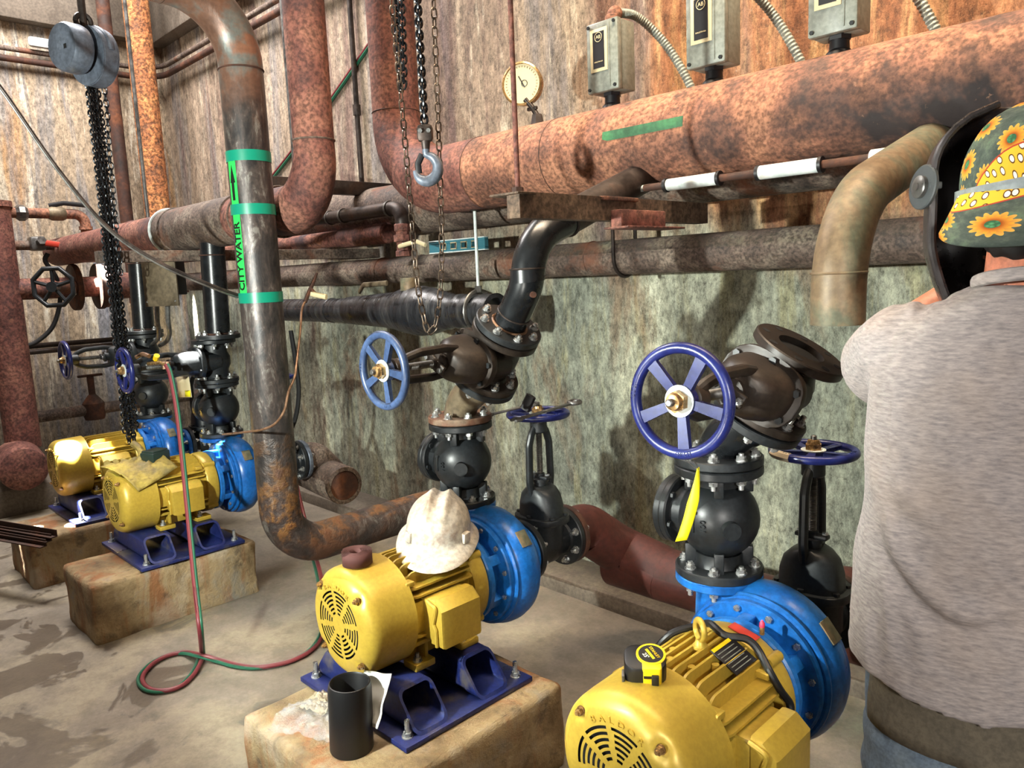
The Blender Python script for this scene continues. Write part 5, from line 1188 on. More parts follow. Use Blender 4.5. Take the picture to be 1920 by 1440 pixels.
c = at(660, 1402, Z=0.268)
b = B(); b.lathe([(0.056, 0), (0.0575, 0.004), (0.0575, 0.17), (0.0545, 0.187), (0.052, 0.188), (0.049, 0.183), (0.049, 0.01)], c, (V((0.02, 0.03, 1))), 40, cap=False); b.cyl(c, c + V((0, 0, .006)), 0.05, seg=40)
solo(b, 'pipe_nipple', 'rubber', 'open black pipe nipple standing on the front corner of the rusty pad', 'pipe nipple')

g = []
for j in range(12):
    f = j / 11; row = []
    for i in range(12):
        e = i / 11; u = 650 + 84 * e + 8 * f * (1 - e) + (-26 * f * e) + 34 * f * (1 - e); v = 1253 + 10 * e + 104 * f
        row.append(at(u, v, Y=1.068 - 0.05 * f) + V((0, 0.012 * noise.noise(V((e * 3, f * 3, 2))), 0)))
    g.append(row)
b = B(); b.sheet(g); o = solo(b, 'paper_bag', 'paper', 'white paper bag propped against the blue stand behind the black pipe nipple', 'bag', ang=60); solidify(o, 0.002)

def crumple(name, mat, label, cat, c, sx, sy, h, seed, rot=0.0, n=34, stuff=False, th=0.0008):
    b = B(); g = []
    for j in range(n + 1):
        row = []
        for i in range(n + 1):
            x, y = (i / n - .5) * 2, (j / n - .5) * 2; rr = max(abs(x), abs(y)); q = V((x * 1.8 + seed, y * 1.8, 0))
            edge = 1 + 0.22 * noise.noise(V((math.atan2(y, x) * 1.5, seed, 3)))
            z = h * max(0.0, 1 - (x*x + y*y) * 0.7) + 0.55 * h * abs(noise.noise(q * 2.1)) + 0.25 * h * abs(noise.noise(q * 4.7))
            p = Matrix.Rotation(rot, 3, 'Z') @ V((x * sx * edge, y * sy * edge, 0)); row.append(V(c) + V((p.x, p.y, max(0.003, z))))
        g.append(row)
    b.sheet(g); o = solo(b, name, mat, label, cat, ang=40); solidify(o, th); return o
crumple('plastic_bag', 'plastic', 'crumpled clear plastic bag lying on the rusty pad left of the black pipe nipple', 'bag', at(585, 1352, Z=0.27) , 0.10, 0.085, 0.035, 3, 0.5)
M['rag'] = flat('beige_rag', '#b5a68c', 0.85, 0, 0.15)
crumple('rag', 'rag', 'beige rag lying half under the clear plastic bag', 'rag', at(602, 1322, Z=0.27), 0.05, 0.045, 0.025, 8, 0.2)

# tape measure on the nearest motor
t = thing('tape_measure', 'black and yellow tape measure lying on the nearest gold fan cover', 'tape measure', (0, 0, 0))
m = Matrix.Translation((-0.845, 1.165, 0.70)) @ Matrix.Rotation(math.radians(38), 4, 'Z') @ Matrix.Rotation(math.radians(14), 4, 'X'); t.matrix_basis = m; WM[t.name] = m.copy()
rr = lambda w, h, r, n=5: [(sx * (w/2 - r) + r * math.cos(a0 + PI/2*k/(n-1)), sy * (h/2 - r) + r * math.sin(a0 + PI/2*k/(n-1))) for sx, sy, a0 in ((1, 1, 0), (-1, 1, PI/2), (-1, -1, PI), (1, -1, -PI/2)) for k in range(n)]
b = B(); b.prism(rr(0.082, 0.072, 0.024), 0.046, None, 0.006); body = part(b, 'case', 'rubber', t)
b = B(); b.prism(rr(0.038, 0.03, 0.006), 0.0475, Matrix.Translation((0.012, -0.0225, 0)), 0.003); part(b, 'front_band', 'yellow', t, 'yellow front band')
b = B(); b.lathe([(0.029, 0.046), (0.029, 0.049), (0.0265, 0.0495), (0.024, 0.0485)], (0.012, 0.004, 0), (0, 0, 1), 40); dk = part(b, 'face_ring', 'yellow', t, 'yellow ring round the label')
b = B(); b.cyl((0.012, 0.004, 0.046), (0.012, 0.004, 0.0492), 0.0245, seg=40); lb = part(b, 'label', 'plate_black', t)
T_ = lambda x, y: Matrix.Translation((0.012, 0.004, 0.0496)) @ Matrix.Rotation(math.radians(-62), 4, 'Z') @ Matrix.Translation((x, y, 0))
put(text_mesh('STANLEY', 0.0085, T_(0, 0.008), 'yellow', depth=.0003), 'lettering', lb); put(text_mesh("25'", 0.012, T_(0, -0.012), 'paper', depth=.0003), 'lettering', lb)
b = B(); b.box((0, -0.002, 0), (0.03, 0.005, 0.0006), 0, T_(0, 0)); part(b, 'label_bar', 'yellow', lb)
b = B(); b.box((0.018, -0.039, 0.022), (0.014, 0.008, 0.024), 0.002); b.box((0.004, -0.038, 0.028), (0.016, 0.003, 0.005)); part(b, 'lock_button', 'rubber', t)
b = B(); b.box((-0.043, -0.02, 0.012), (0.006, 0.02, 0.02), 0.002); part(b, 'hook_end', 'steel', t)

# extras that only the nearest motor shows
P3 = pumps[3]
b = B(); b.torus((0.0, 0.045, 0.155 + 0.187), V((0.55, 0.83, 0)), 0.0205, 0.0068, 36, 12); b.lathe([(0.016, 0), (0.016, 0.006), (0.011, 0.012), (0.009, 0.02)], (0, 0.045, 0.155 + 0.146), (0, 0, 1), 20); part(b, 'eye_bolt', 'gold', P3)
m = Matrix.Translation((0.062, 0.075, 0.155 + 0.138)) @ Matrix.Rotation(math.radians(28), 4, 'Y')
b = B(); b.box((0, 0, 0), (0.07, 0.085, 0.003), 0.0008, m); np_ = part(b, 'nameplate', 'plate_black', P3, 'black nameplate')
b = B(); b.box((-0.03, -0.005, 0.002), (0.008, 0.07, 0.001), 0, m); part(b, 'nameplate_band', 'yellow', np_, 'yellow band')
for k in range(6):
    b = B(); b.box((-0.018 + k * 0.009, -0.004, 0.0019), (0.0018, 0.066, 0.0006), 0, m); part(b, 'print_line', 'grey_box', np_)
b = B(); m2 = Matrix.Translation((0.035, 0.17, 0.155 + 0.146)) @ Matrix.Rotation(math.radians(14), 4, 'Y'); b.box((0, 0, 0), (0.065, 0.03, 0.002), 0.0005, m2); part(b, 'sticker', 'red_lever', P3, 'worn red sticker')
M['pink'] = flat('pink_cap', '#d8375c', 0.4, 0, 0)
for x, y, z in ((0.012, -0.118, 0.155 + 0.158), (0.06, 0.205, 0.155 + 0.135)):
    b = B(); b.cyl((x, y, z), (x, y, z + 0.02), 0.0055, seg=10); f = part(b, 'grease_fitting', 'brass', P3)
    b = B(); b.lathe([(0.006, 0), (0.006, 0.009), (0.002, 0.015)], (x, y, z + 0.018), (0, 0, 1), 12); part(b, 'fitting_cap', 'pink', f, 'pink cap')
b = B(); pts = [V((-0.83 + 0.162 * math.cos(math.radians(a)) , 1.425 + 0.012 * math.sin(a * 0.13) + (0.00025 * max(0, a - 110) * -6), 0.545 + 0.160 * math.sin(math.radians(a)) + 0.004 * math.sin(a * .21))) for a in range(170, -6, -6)]
b.tube(spline(pts, 3), 0.0085, 10); solo(b, 'black_cable', 'rubber', 'black cable draped over the back of the nearest gold motor', 'cable')

# wrenches on the upright valve's handwheel
def wrench(a, c, w, mat, label, ring=True):
    a, c = V(a), V(c); d = (c - a).normalized(); L = (c - a).length; t = thing('wrench', label, 'wrench', a, 'tools on the handwheel'); m = frame((0, 0, 0), (0, 0, 1), d)
    tz = Matrix.Rotation(-math.asin(d.z), 4, 'Y'); m = m @ tz
    b = B(); b.box((L/2, 0, 0), (L - .03, w, 0.006), 0.002, m); part(b, 'shaft', mat, t)
    b = B()
    if ring: b.torus(m @ V((L, 0, 0.001)), m.to_3x3() @ V((0, 0, 1)), w * 0.95, w * 0.36, 24, 8)
    else: b.box((L, 0, 0), (0.02, w * 1.2, 0.008), 0.002, m)
    part(b, 'ring_end' if ring else 'handle_end', mat, t)
    b = B(); jw = w * 0.95
    b.prism([(0.012, -w*.5), (0.0, -jw), (-0.022, -jw * .85), (-0.024, -jw * .4), (-0.004, -jw * .35), (-0.004, jw * .35), (-0.024, jw * .4), (-0.022, jw * .85), (0, jw), (0.012, w*.5)], 0.004, m, 0.001, -0.004); part(b, 'open_jaw', mat, t)
wz = 1.038
wrench(at(972, 786, Z=wz + 0.004), at(1077, 755, Z=wz + 0.02), 0.021, 'steel', 'long combination wrench across the handwheel, ring end sticking out to the right')
wrench(at(918, 778, Z=wz - 0.006), at(1000, 758, Z=wz + 0.012), 0.017, 'steel', 'shorter wrench on the handwheel, pointing left to the flange bolts')
b = B(); a, c = at(984, 768, Z=wz + 0.012), at(996, 742, Z=wz + 0.06); b.tube([a, c], 0.011, 8, sq=1.7); solo(b, 'tool_handle', 'plate_black', 'flat black tool handle leaning up from the middle of the handwheel', 'tool')

# tags
g = []
for j in range(16):
    f = j / 15; cx_ = 1309 - 10 * f - 22 * f * f; w_ = 2 + 9 * min(1, f * 2.2); v = 877 + 137 * f
    g.append([at(cx_ - w_ + k * w_, v - (k - 1) * 1.5, Y=1.262 - 0.02 * f + 0.004 * (k - 1)) for k in range(3)])
b = B(); b.sheet(g); tg = thing('hang_tag', 'long yellow tag hanging on a wire from the large blue handwheel', 'tag', g[0][1]); o = part(b, 'strip', 'tag_yellow', tg, world=True); solidify(o, 0.0008)
b = B(); b.tube(spline([at(1280, 858, Y=1.24), at(1292, 868, Y=1.25), g[0][1] + V((0, 0, -.004)), at(1300, 862, Y=1.25), at(1290, 852, Y=1.24)], 5), 0.0009, 6); part(b, 'wire', 'steel', tg, world=True)
t = thing('hang_tag', 'cream paper tag with a yellow corner hanging under the second gate valve from left', 'tag', at(335, 706, Y=1.5))
b = B(); b.sheet([[at(330 + 24 * i / 3 + 2 * j, 706 + 39 * j / 3, Y=1.5) for i in range(4)] for j in range(4)]); o = part(b, 'card', 'cream', t, world=True); solidify(o, 0.001)
b = B(); b.sheet([[at(347 + 10 * i / 2, 732 + 12 * j / 2, Y=1.497) for i in range(3)] for j in range(3)]); o = part(b, 'corner_sticker', 'tag_yellow', t, 'yellow corner', world=True); solidify(o, 0.001)
b = B(); wm = WM[[o for o in COL.objects if o.name.startswith('gate_valve') and o['label'] == SG[3]][0].name]
g = []
for i in range(10):
    a = math.radians(222 + 40 * i / 9); row = []
    for j in range(8):
        q = 2*PI*j/7; rr_ = 0.0125; row.append(wm @ V(((0.101 + rr_ * math.cos(q)) * math.cos(a), -0.47 - rr_ * math.sin(q), (0.101 + rr_ * math.cos(q)) * math.sin(a))))
    g.append(row)
b.sheet(g); solo(b, 'paper_label', 'rag', 'paper label wrapped round the rim of the dark handwheel beside the person', 'label')

# ---- the second motor from the left: glove, green case
def glove():
    t = thing('leather_glove', 'large dirty yellow leather glove draped over the second fan cover from the left', 'glove', (-3.72, 1.15, 0.70))
    cA, n = V((-3.74, 0, 0.545)), 22; g = []
    for j in range(n + 1):
        row = []
        for i in range(n + 1):
            e, f = i / n - .5, j / n - .5
            y = 1.165 + 0.19 * f * 1.0 + 0.10 * e; a = math.radians(66 - 70 * e + 22 * f); r = 0.167 + 0.010 * noise.noise(V((e * 5, f * 5, 1))) + 0.012 * abs(noise.noise(V((e * 9, f * 4, 7)))) + (0.03 * (f + .5) ** 2 if e > 0 else 0)
            row.append(V((cA.x + r * math.cos(a), y, cA.z + r * math.sin(a))))
        g.append(row)
    b = B(); b.sheet(g); o = part(b, 'cuff', 'leather', t, world=True, ang=70); solidify(o, 0.004)
    b = B()
    for k in range(4):
        y = 1.06 + 0.04 * k; a0 = 100 + 6 * k
        pts = [V((cA.x + rr_ * math.cos(math.radians(a)), y + 0.012 * q, cA.z + rr_ * math.sin(math.radians(a)))) for q, (a, rr_) in enumerate(((a0, 0.175), (a0 + 14, 0.182), (a0 + 26, 0.178)))]
        b.tube(spline(pts, 5), [0.014] * 8 + [0.013, 0.012, 0.006], 10)
    part(b, 'fingers', 'leather', t, world=True, jit=0.004)
    b = B(); pts = [at(250, 832, t=3.62), at(262, 842, t=3.6), at(266, 856, t=3.58), at(258, 866, t=3.57), at(250, 862, t=3.58)]; b.tube(spline(pts, 5), [0.016] * 12 + [0.02] * 8 + [0.012], 10); part(b, 'thumb', 'leather', t, world=True, jit=0.004)
glove()
b = B(); m = Matrix.Translation(at(283, 858, X=-3.70) + V((0, 0.02, 0))) @ Matrix.Rotation(0.4, 4, 'Z'); M['dark_green'] = flat('dark_green_case', '#22342f', 0.4)
b.box((0, 0, 0), (0.085, 0.1, 0.055), 0.006, m); b.box((0, 0, 0.03), (0.075, 0.09, 0.012), 0.005, m); solo(b, 'small_case', 'dark_green', 'small dark green case lying on the second gold motor from the left', 'case')
for k, (v0, v1, z) in enumerate(((985, 1008, 0.33), (996, 1016, 0.31), (1006, 1026, 0.29))):
    a, c = at(-60, v0 - 8, Z=z), at(108 - 10 * k, v1 - 2, Z=z - 0.01); d = (c - a).normalized(); m = frame(a, d, V((0, 0, 1))); L = (c - a).length
    b = B(); b.prism([(0, 0), (0.035, 0), (0.035, 0.005), (0.005, 0.005), (0.005, 0.035), (0, 0.035)], L, m)
    solo(b, 'angle_bar', 'rust_dark', ['rusty steel angle bar on the far-left pad, rearmost of three', 'rusty steel angle bar on the far-left pad, middle of three', 'rusty steel angle bar on the far-left pad, frontmost of three'][k], 'steel bar', 'angle bars on the pad')

# ---- torch hoses
def off(pts, d): return [p + V(d) for p in pts]
dn = [at(u, v, t=3.55 - 0.66 * max(0, min(1, (v - 685) / 540))) for u, v in ((311, 684), (319, 705), (331, 770), (341, 860), (349, 940), (357, 1020), (365, 1100), (374, 1180))]
fl = [at(u, v, Z=0.012) for u, v in ((378, 1225), (377, 1240), (368, 1258), (357, 1272), (341, 1285), (316, 1294), (290, 1294), (274, 1287), (267, 1274), (272, 1260), (290, 1242), (318, 1228), (348, 1223))]
cr = [at(377, 1228, Z=0.03)] + [at(u, v, Z=0.012) for u, v in ((410, 1237), (446, 1247), (483, 1251), (520, 1246), (552, 1237), (584, 1219), (602, 1198))]
gr = at(611, 1172, Z=0.02)
up = [gr, at(612, 1140, t=3.02), at(606, 1105, t=3.2), at(599, 1068, t=3.38), at(585, 1020, t=3.5), at(572, 975, t=3.6), at(561, 930, t=3.65), at(545, 860, t=3.7), at(525, 790, t=3.75)]
hp = spline(dn + fl + cr + up, 7)
b = B(); b.tube(hp, 0.0088, 12); solo(b, 'torch_hose', 'red_hose', 'red torch hose hanging from a far valve and looping on the floor', 'hose')
b = B(); hp2 = [p + (V((0.0035, 0.0075, 0.002)) if i < 60 else V((-0.008, -0.014, -0.002))) for i, p in enumerate(hp)]
b.tube(hp2, 0.0066, 10); solo(b, 'torch_hose', 'green_hose', 'green torch hose running alongside the red one', 'hose')
t = thing('torch_fitting', 'brass and copper torch fittings lying on the yoke of the second gate valve from left', 'torch', at(290, 675, Y=1.33))
b = B(); b.tube(spline([at(256, 669, Y=1.3), at(268, 664, Y=1.3), at(280, 668, Y=1.31)], 5), 0.011, 8); part(b, 'clamp', 'copper', t, 'copper clamp', world=True, jit=0.004)
b = B(); a = at(292, 674, Y=1.33); b.cyl(a, a + V((0.02, 0, 0.02)), 0.014, seg=8); part(b, 'valve_knob', 'yellow', t, 'yellow knob', world=True)
b = B(); b.tube([at(278, 682, Y=1.31), at(300, 680, Y=1.33), at(312, 684, Y=1.34)], 0.009, 8); part(b, 'tube', 'brass', t, world=True)
for u in (308, 314): b = B(); a = at(u, 678, Y=1.34); b.cyl(a, a + V((0.0, 0, -0.035)), 0.012, seg=6); part(b, 'hose_nut', 'copper', t, world=True)

# thin copper line with brass end
t = thing('copper_line', 'thin copper tube with a fitting at its top, curving in front of the taped pipe', 'copper tube', at(545, 740, t=2.95))
ln = [at(u, v, t=q) for u, v, q in ((574, 562, 3.3), (566, 580, 3.25), (563, 620, 3.15), (556, 680, 3.03), (553, 705, 3.0), (541, 735, 2.97), (533, 770, 2.96), (515, 795, 2.97), (490, 806, 3.0), (462, 810, 3.2), (418, 815, 3.55))]
b = B(); b.tube(spline(ln, 8), 0.0052, 8); part(b, 'tube', 'copper', t, world=True)
b = B(); b.tube([at(572, 566, t=3.29), at(580, 546, t=3.32), at(589, 526, t=3.34), at(594, 512, t=3.35)], [0.009, 0.009, 0.008, 0.005], 8); b.tube([at(583, 540, t=3.32), at(590, 548, t=3.31)], 0.006, 6); part(b, 'fitting', 'rust_dark', t, world=True)
b = B(); b.tube([at(584, 551, t=3.3), at(612, 557, t=3.26)], 0.008, 8, sq=1.5); part(b, 'lever', 'cream', t, 'cream lever', world=True)
b = B(); b.tube(spline([at(545, 620, t=3.9), at(556, 690, t=3.9), at(560, 740, t=3.9), at(552, 790, t=3.9), at(530, 830, t=3.9)], 8), 0.012, 8); solo(b, 'rubber_hose', 'rubber', 'dark rubber hose bowing out behind the lower half of the taped pipe', 'hose')
kids()

# ================================================================== THE PERSON
def uvmesh(me, name='UVMap'): return me
M['skin'] = grim('skin', [(0.3, '#a05c42'), (0.6, '#b9745a'), (0.8, '#a8634c')], 5, 0.5, 0, 0.08, fine=80)
def shirt_mat():
    t = NT('heather_shirt'); f = t.noise(t.mapped((60, 60, 260)), 1.0, 4, 0.6); n = t.noise(t.mapped(), 5, 5, 0.6)
    c = t.ramp(f, [(0.3, '#7b7576'), (0.5, '#938b89'), (0.7, '#a89e9a')]); c = t.mix(t.ramp(n, [(0.5, 0.0), (0.75, 0.3)]), c, '#a8927c')
    return t.out(c, 0.9, 0, f, 0.12, 0.002, 0.2)
M['shirt'] = shirt_mat()
M['jeans'] = grim('faded_jeans', [(0.3, '#3d4652'), (0.5, '#566473'), (0.65, '#6d7880'), (0.8, '#4a4a48')], 5, 0.85, 0, 0.3, fine=140, stretch=(1, 1, .6))
M['canvas'] = grim('brown_canvas', [(0.3, '#3f3a31'), (0.55, '#5c5446'), (0.75, '#6e6350')], 5, 0.85, 0, 0.3, fine=120)
M['hair'] = flat('dark_hair', '#171312', 0.55)
M['hood'] = grim('black_hood', [(0.3, '#1c191a'), (0.6, '#302c2c'), (0.8, '#4a423c')], 7, 0.32, 0, 0.12, fine=60)
M['strap'] = grim('grey_strap', [(0.3, '#6d7578'), (0.6, '#8b9496'), (0.8, '#747a7a')], 6, 0.5)
def cap_mat():
    t = NT('sunflower_cloth'); uv = t.add('ShaderNodeUVMap').outputs[0]
    x, y, _ = t.sep(uv)[:3]
    dark = t.ramp(t.noise(uv, 7, 6, 0.7), [(0.3, '#2c3a34'), (0.48, '#47504a'), (0.6, '#5c6a58'), (0.7, '#2f6a58')])
    vo = t.add('ShaderNodeTexVoronoi', voronoi_dimensions='2D'); vo.inputs['Scale'].default_value = 4.6; vo.inputs['Randomness'].default_value = 0.35; t.l(uv, vo.inputs['Vector'])
    sc = t.add('ShaderNodeVectorMath', operation='SCALE'); sc.inputs['Scale'].default_value = 1.0; t.l(uv, sc.inputs[0])
    df = t.add('ShaderNodeVectorMath', operation='SUBTRACT'); t.l(uv, df.inputs[0]); t.l(vo.outputs['Position'], df.inputs[1])
    dx, dy, _ = t.sep(df.outputs[0])[:3]
    ang = t.math('ARCTAN2', dy, dx); r = vo.outputs['Distance']
    pet = t.math('ADD', 0.27, t.math('MULTIPLY', t.math('ABSOLUTE', t.math('SINE', t.math('MULTIPLY', ang, 7.0))), 0.13))
    pet2 = t.math('ADD', 0.2, t.math('MULTIPLY', t.math('ABSOLUTE', t.math('COSINE', t.math('MULTIPLY', ang, 7.0))), 0.10))
    lt = lambda a, b: t.math('LESS_THAN', a, b)
    petal = t.ramp(t.math('MULTIPLY', r, 2.2), [(0.2, '#a8501c'), (0.5, '#b87a2a'), (0.85, '#d0a04a')])
    c = t.mix(lt(r, pet), dark, petal); c = t.mix(lt(r, pet2), c, t.ramp(t.math('MULTIPLY', r, 2.6), [(0.3, '#8a3a14'), (0.8, '#e8a032')]))
    c = t.mix(lt(r, 0.12), c, t.ramp(t.vor(uv, 60), [(0.2, '#4d8a62'), (0.7, '#2f5a3e')]))
    # yellow paisley bands
    vp = t.add('ShaderNodeTexVoronoi', voronoi_dimensions='2D'); vp.inputs['Scale'].default_value = 18; vp.inputs['Randomness'].default_value = 0.6
    mp = t.add('ShaderNodeMapping'); mp.inputs['Scale'].default_value = (1, 0.55, 1); mp.inputs['Rotation'].default_value = (0, 0, 0.6); t.l(uv, mp.inputs[0]); t.l(mp.outputs[0], vp.inputs['Vector'])
    drop = t.ramp(vp.outputs['Distance'], [(0.17, '#f6ecd4'), (0.2, '#5a3a1c'), (0.26, '#5a3a1c'), (0.29, '#d8ac34')], 'CONSTANT')
    band = t.math('MULTIPLY', t.math('GREATER_THAN', t.math('SINE', t.math('ADD', t.math('MULTIPLY', y, 9.5), t.math('MULTIPLY', x, 3.4))), 0.62), 1.0)
    edge = t.math('GREATER_THAN', t.math('SINE', t.math('ADD', t.math('MULTIPLY', y, 9.5), t.math('MULTIPLY', x, 3.4))), 0.54)
    c = t.mix(edge, c, '#a33a2c'); c = t.mix(band, c, drop)
    return t.out(c, 0.85, 0, t.noise(uv, 120, 3), 0.1, 0.002, 0.2)
M['cap'] = cap_mat()

PX = Matrix.Translation((-0.272, 1.342, 0.0)) @ Matrix.Rotation(math.radians(30), 4, 'Z') @ Matrix.Scale(0.982, 4)      # local x = right, y = ahead, z = up
PER = thing('person', 'person seen from behind in grey T-shirt, sunflower cap and raised black welding hood', 'person', (0, 0, 0)); PER.matrix_basis = PX; WM[PER.name] = PX.copy()

def capsule(b, p0, p1, r0, r1, n=5, seg=16):
    p0, p1 = V(p0), V(p1); d = (p1 - p0); L = d.length; prof = []
    for k in range(n + 1): a = -PI/2 + PI/2 * k/n; prof.append((max(1e-4, r0 * math.cos(a)), r0 * math.sin(a)))
    for k in range(n + 1): a = PI/2 * k/n; prof.append((max(1e-4, r1 * math.cos(a)), L + r1 * math.sin(a)))
    b.lathe(prof, p0, d, seg)
def chainc(b, pts, rs, **k):
    for (p, q), (r, s) in zip(zip(pts, pts[1:]), zip(rs, rs[1:])): capsule(b, p, q, r, s, **k)
def remesh(b, vox, smooth=6):
    bmesh.ops.recalc_face_normals(b.bm, faces=b.bm.faces)
    me = bpy.data.meshes.new('tmp'); b.bm.to_mesh(me); o = bpy.data.objects.new('tmp', me); COL.objects.link(o)
    m = o.modifiers.new('r', 'REMESH'); m.mode = 'VOXEL'; m.voxel_size = vox
    if smooth: s_ = o.modifiers.new('s', 'SMOOTH'); s_.factor = 0.5; s_.iterations = smooth
    dg = bpy.context.evaluated_depsgraph_get(); out = bpy.data.meshes.new_from_object(o.evaluated_get(dg)); bpy.data.objects.remove(o); bpy.data.meshes.remove(me)
    return out
def done(me, name, mat, parent, label=None):
    me.materials.clear(); me.materials.append(M[mat]); me.name = name
    for p in me.polygons: p.use_smooth = True
    return put(me, name, parent, None, label)
def ell(b, c, r, rot=None, seg=28):
    m = Matrix.Translation(c) @ (rot or Matrix.Identity(4)) @ Matrix.Diagonal((*r, 1)); bmesh.ops.create_uvsphere(b.bm, u_segments=seg, v_segments=seg // 2, radius=1, matrix=m)

HZ = 1.625; HC = V((0.012, 0.03, HZ)); HR = Matrix.Rotation(math.radians(-6), 4, 'X')
SHL, ELL, WRL = V((-0.172, 0.02, 1.39)), V((-0.175, 0.235, 1.34)), V((-0.035, 0.275, 1.452))
SHR, ELR, WRR = V((0.185, 0.02, 1.40)), V((0.23, 0.24, 1.27)), V((0.12, 0.38, 1.36))
# --- body: head, neck, torso, arms, hands, legs as one continuous surface
b = B()
ell(b, HC, (0.076, 0.096, 0.112)); ell(b, HC + V((0, 0.028, -0.05)), (0.058, 0.072, 0.07))
ell(b, HC + V((0, 0.103, -0.012)), (0.014, 0.02, 0.024)); ell(b, HC + V((0, 0.095, -0.052)), (0.026, 0.012, 0.009))
for s in (-1, 1):
    ell(b, HC + V((s * 0.079, -0.005, -0.012)), (0.012, 0.022, 0.033)); ell(b, HC + V((s * 0.031, 0.083, 0.014)), (0.015, 0.012, 0.01))
capsule(b, HC + V((0, -0.012, -0.07)), (0, -0.012, 1.40), 0.058, 0.066)
capsule(b, (-0.13, -0.005, 1.385), (0.13, -0.005, 1.385), 0.055, 0.055); ell(b, (0, 0, 1.27), (0.165, 0.095, 0.2)); ell(b, (0, 0.01, 1.03), (0.165, 0.105, 0.22))
for s, (S_, E_, W_) in ((-1, (SHL, ELL, WRL)), (1, (SHR, ELR, WRR))):
    chainc(b, [S_, E_], [0.048, 0.043]); chainc(b, [E_, E_.lerp(W_, .35), W_], [0.045, 0.044, 0.029])
    d = (W_ - E_).normalized(); side = d.cross(V((0, 1, 0.2))).normalized() * -s; nrm = d.cross(side).normalized()
    for k in range(4):                                     # four fingers curled over what the hand holds, and a thumb
        o_ = W_ + d * 0.085 + side * (0.027 - 0.018 * k); ln_ = (0.040, 0.044, 0.041, 0.033)[k]
        capsule(b, W_ + d * 0.012 + side * (0.018 - 0.012 * k), o_, 0.016, 0.0115)
        k1 = o_ + (d * 0.8 + nrm * 0.6).normalized() * ln_; k2 = k1 + (d * -0.1 + nrm).normalized() * ln_ * 0.7
        chainc(b, [o_, k1, k2], [0.0105, 0.0095, 0.008], n=3, seg=10)
    th0 = W_ + d * 0.03 + side * 0.03; chainc(b, [W_ + d * 0.01 + side * 0.012, th0, th0 + (d * .6 + side * .5 + nrm * .5).normalized() * 0.04, th0 + (d * .9 + nrm * .9).normalized() * 0.062], [0.017, 0.014, 0.0115, 0.009], n=3, seg=10)
HIP = {-1: V((-0.095, 0.01, 0.9)), 1: V((0.095, 0.01, 0.9))}; KN = {-1: V((-0.12, 0.05, 0.49)), 1: V((0.13, 0.0, 0.49))}; AN = {-1: V((-0.14, 0.02, 0.09)), 1: V((0.15, -0.06, 0.09))}
for s in (-1, 1): chainc(b, [HIP[s], KN[s], KN[s].lerp(AN[s], .3), AN[s]], [0.088, 0.058, 0.058, 0.038])
done(remesh(b, 0.0055, 5), 'body', 'skin', PER)

# --- T-shirt: lofted torso with sleeves, re-meshed, then creased
b = B(); rows = []
prof = [(1.482, 0.074, 0.066, -0.012), (1.468, 0.098, 0.078, -0.012), (1.45, 0.135, 0.088, -0.008), (1.43, 0.172, 0.096, -0.004), (1.40, 0.2, 0.104, 0), (1.35, 0.214, 0.118, 0.0), (1.27, 0.218, 0.13, 0), (1.15, 0.219, 0.137, 0.0), (1.05, 0.224, 0.142, 0.0), (0.96, 0.233, 0.148, 0.0), (0.90, 0.236, 0.15, 0.0), (0.835, 0.232, 0.15, 0.0)]
rg = []
for z, a, d, yc in prof:
    r = []
    for i in range(64):
        th = 2*PI*i/64; p = 2.35; cx_, sy_ = math.cos(th), math.sin(th)
        x = a * abs(cx_)**(2/p) * (1 if cx_ > 0 else -1); y = yc + d * abs(sy_)**(2/p) * (1 if sy_ > 0 else -1)
        zz = z + (0.055 * max(0, -cx_ - 0.35) ** 1.2 if z < 0.95 else 0)
        r.append(b.bm.verts.new((x, y, zz)))
    rg.append(r)
for p, q in zip(rg, rg[1:]): b.bridge(p, q)
b.bm.faces.new(rg[0][::-1]); b.bm.faces.new(rg[-1])
for s, (S_, E_) in ((-1, (SHL, ELL)), (1, (SHR, ELR))):
    q = S_.lerp(E_, 0.80); d = (E_ - S_).normalized()
    b.lathe([(0.05, -0.04), (0.074, 0.0), (0.074, 0.06), (0.075, 0.13), (0.076, (q - S_).length), (0.07, (q - S_).length + .002)], S_ + V((s * -0.016, -0.015, 0.0)), d + V((0, 0, -0.1)), 28)
me = remesh(b, 0.0058, 8)
# creases: polylines on the back in (x, z), each with depth and width
def pz(co): r = PX @ co - V((0, 0, CAM_H)); d = r.dot(FW); return (960 + 1426 * r.dot(RX) / d, -(720 - 1426 * r.dot(UP) / d))
CR = []
for pts, dep, w in ((((1612, 800), (1640, 950), (1676, 1055), (1747, 1140), (1813, 1172), (1880, 1160), (1930, 1130)), 0.020, 0.011), (((1655, 905), (1700, 960), (1762, 995)), 0.010, 0.012), (((1640, 1040), (1650, 1150), (1662, 1290)), 0.008, 0.010),
                    (((1690, 1110), (1712, 1200), (1730, 1285)), 0.006, 0.012), (((1822, 1085), (1880, 1050), (1935, 1005)), 0.010, 0.012), (((1826, 1128), (1890, 1085), (1940, 1050)), 0.012, 0.012), (((1790, 607), (1850, 612), (1935, 640)), 0.012, 0.016),
                    (((1742, 540), (1700, 575), (1690, 600)), 0.006, 0.007), (((1762, 535), (1735, 590), (1725, 610)), 0.006, 0.007), (((1722, 545), (1682, 580)), 0.005, 0.007), (((1785, 530), (1770, 590)), 0.006, 0.008), (((1630, 1090), (1604, 1190)), 0.006, 0.010), (((1850, 700), (1935, 690)), 0.006, 0.02), (((1800, 770), (1935, 800)), 0.005, 0.022)):
    CR.append(([(q.x, -q.y) for q in spline([V((*q, 0)) for q in pts], 8)], dep * 0.55, w * 1500))
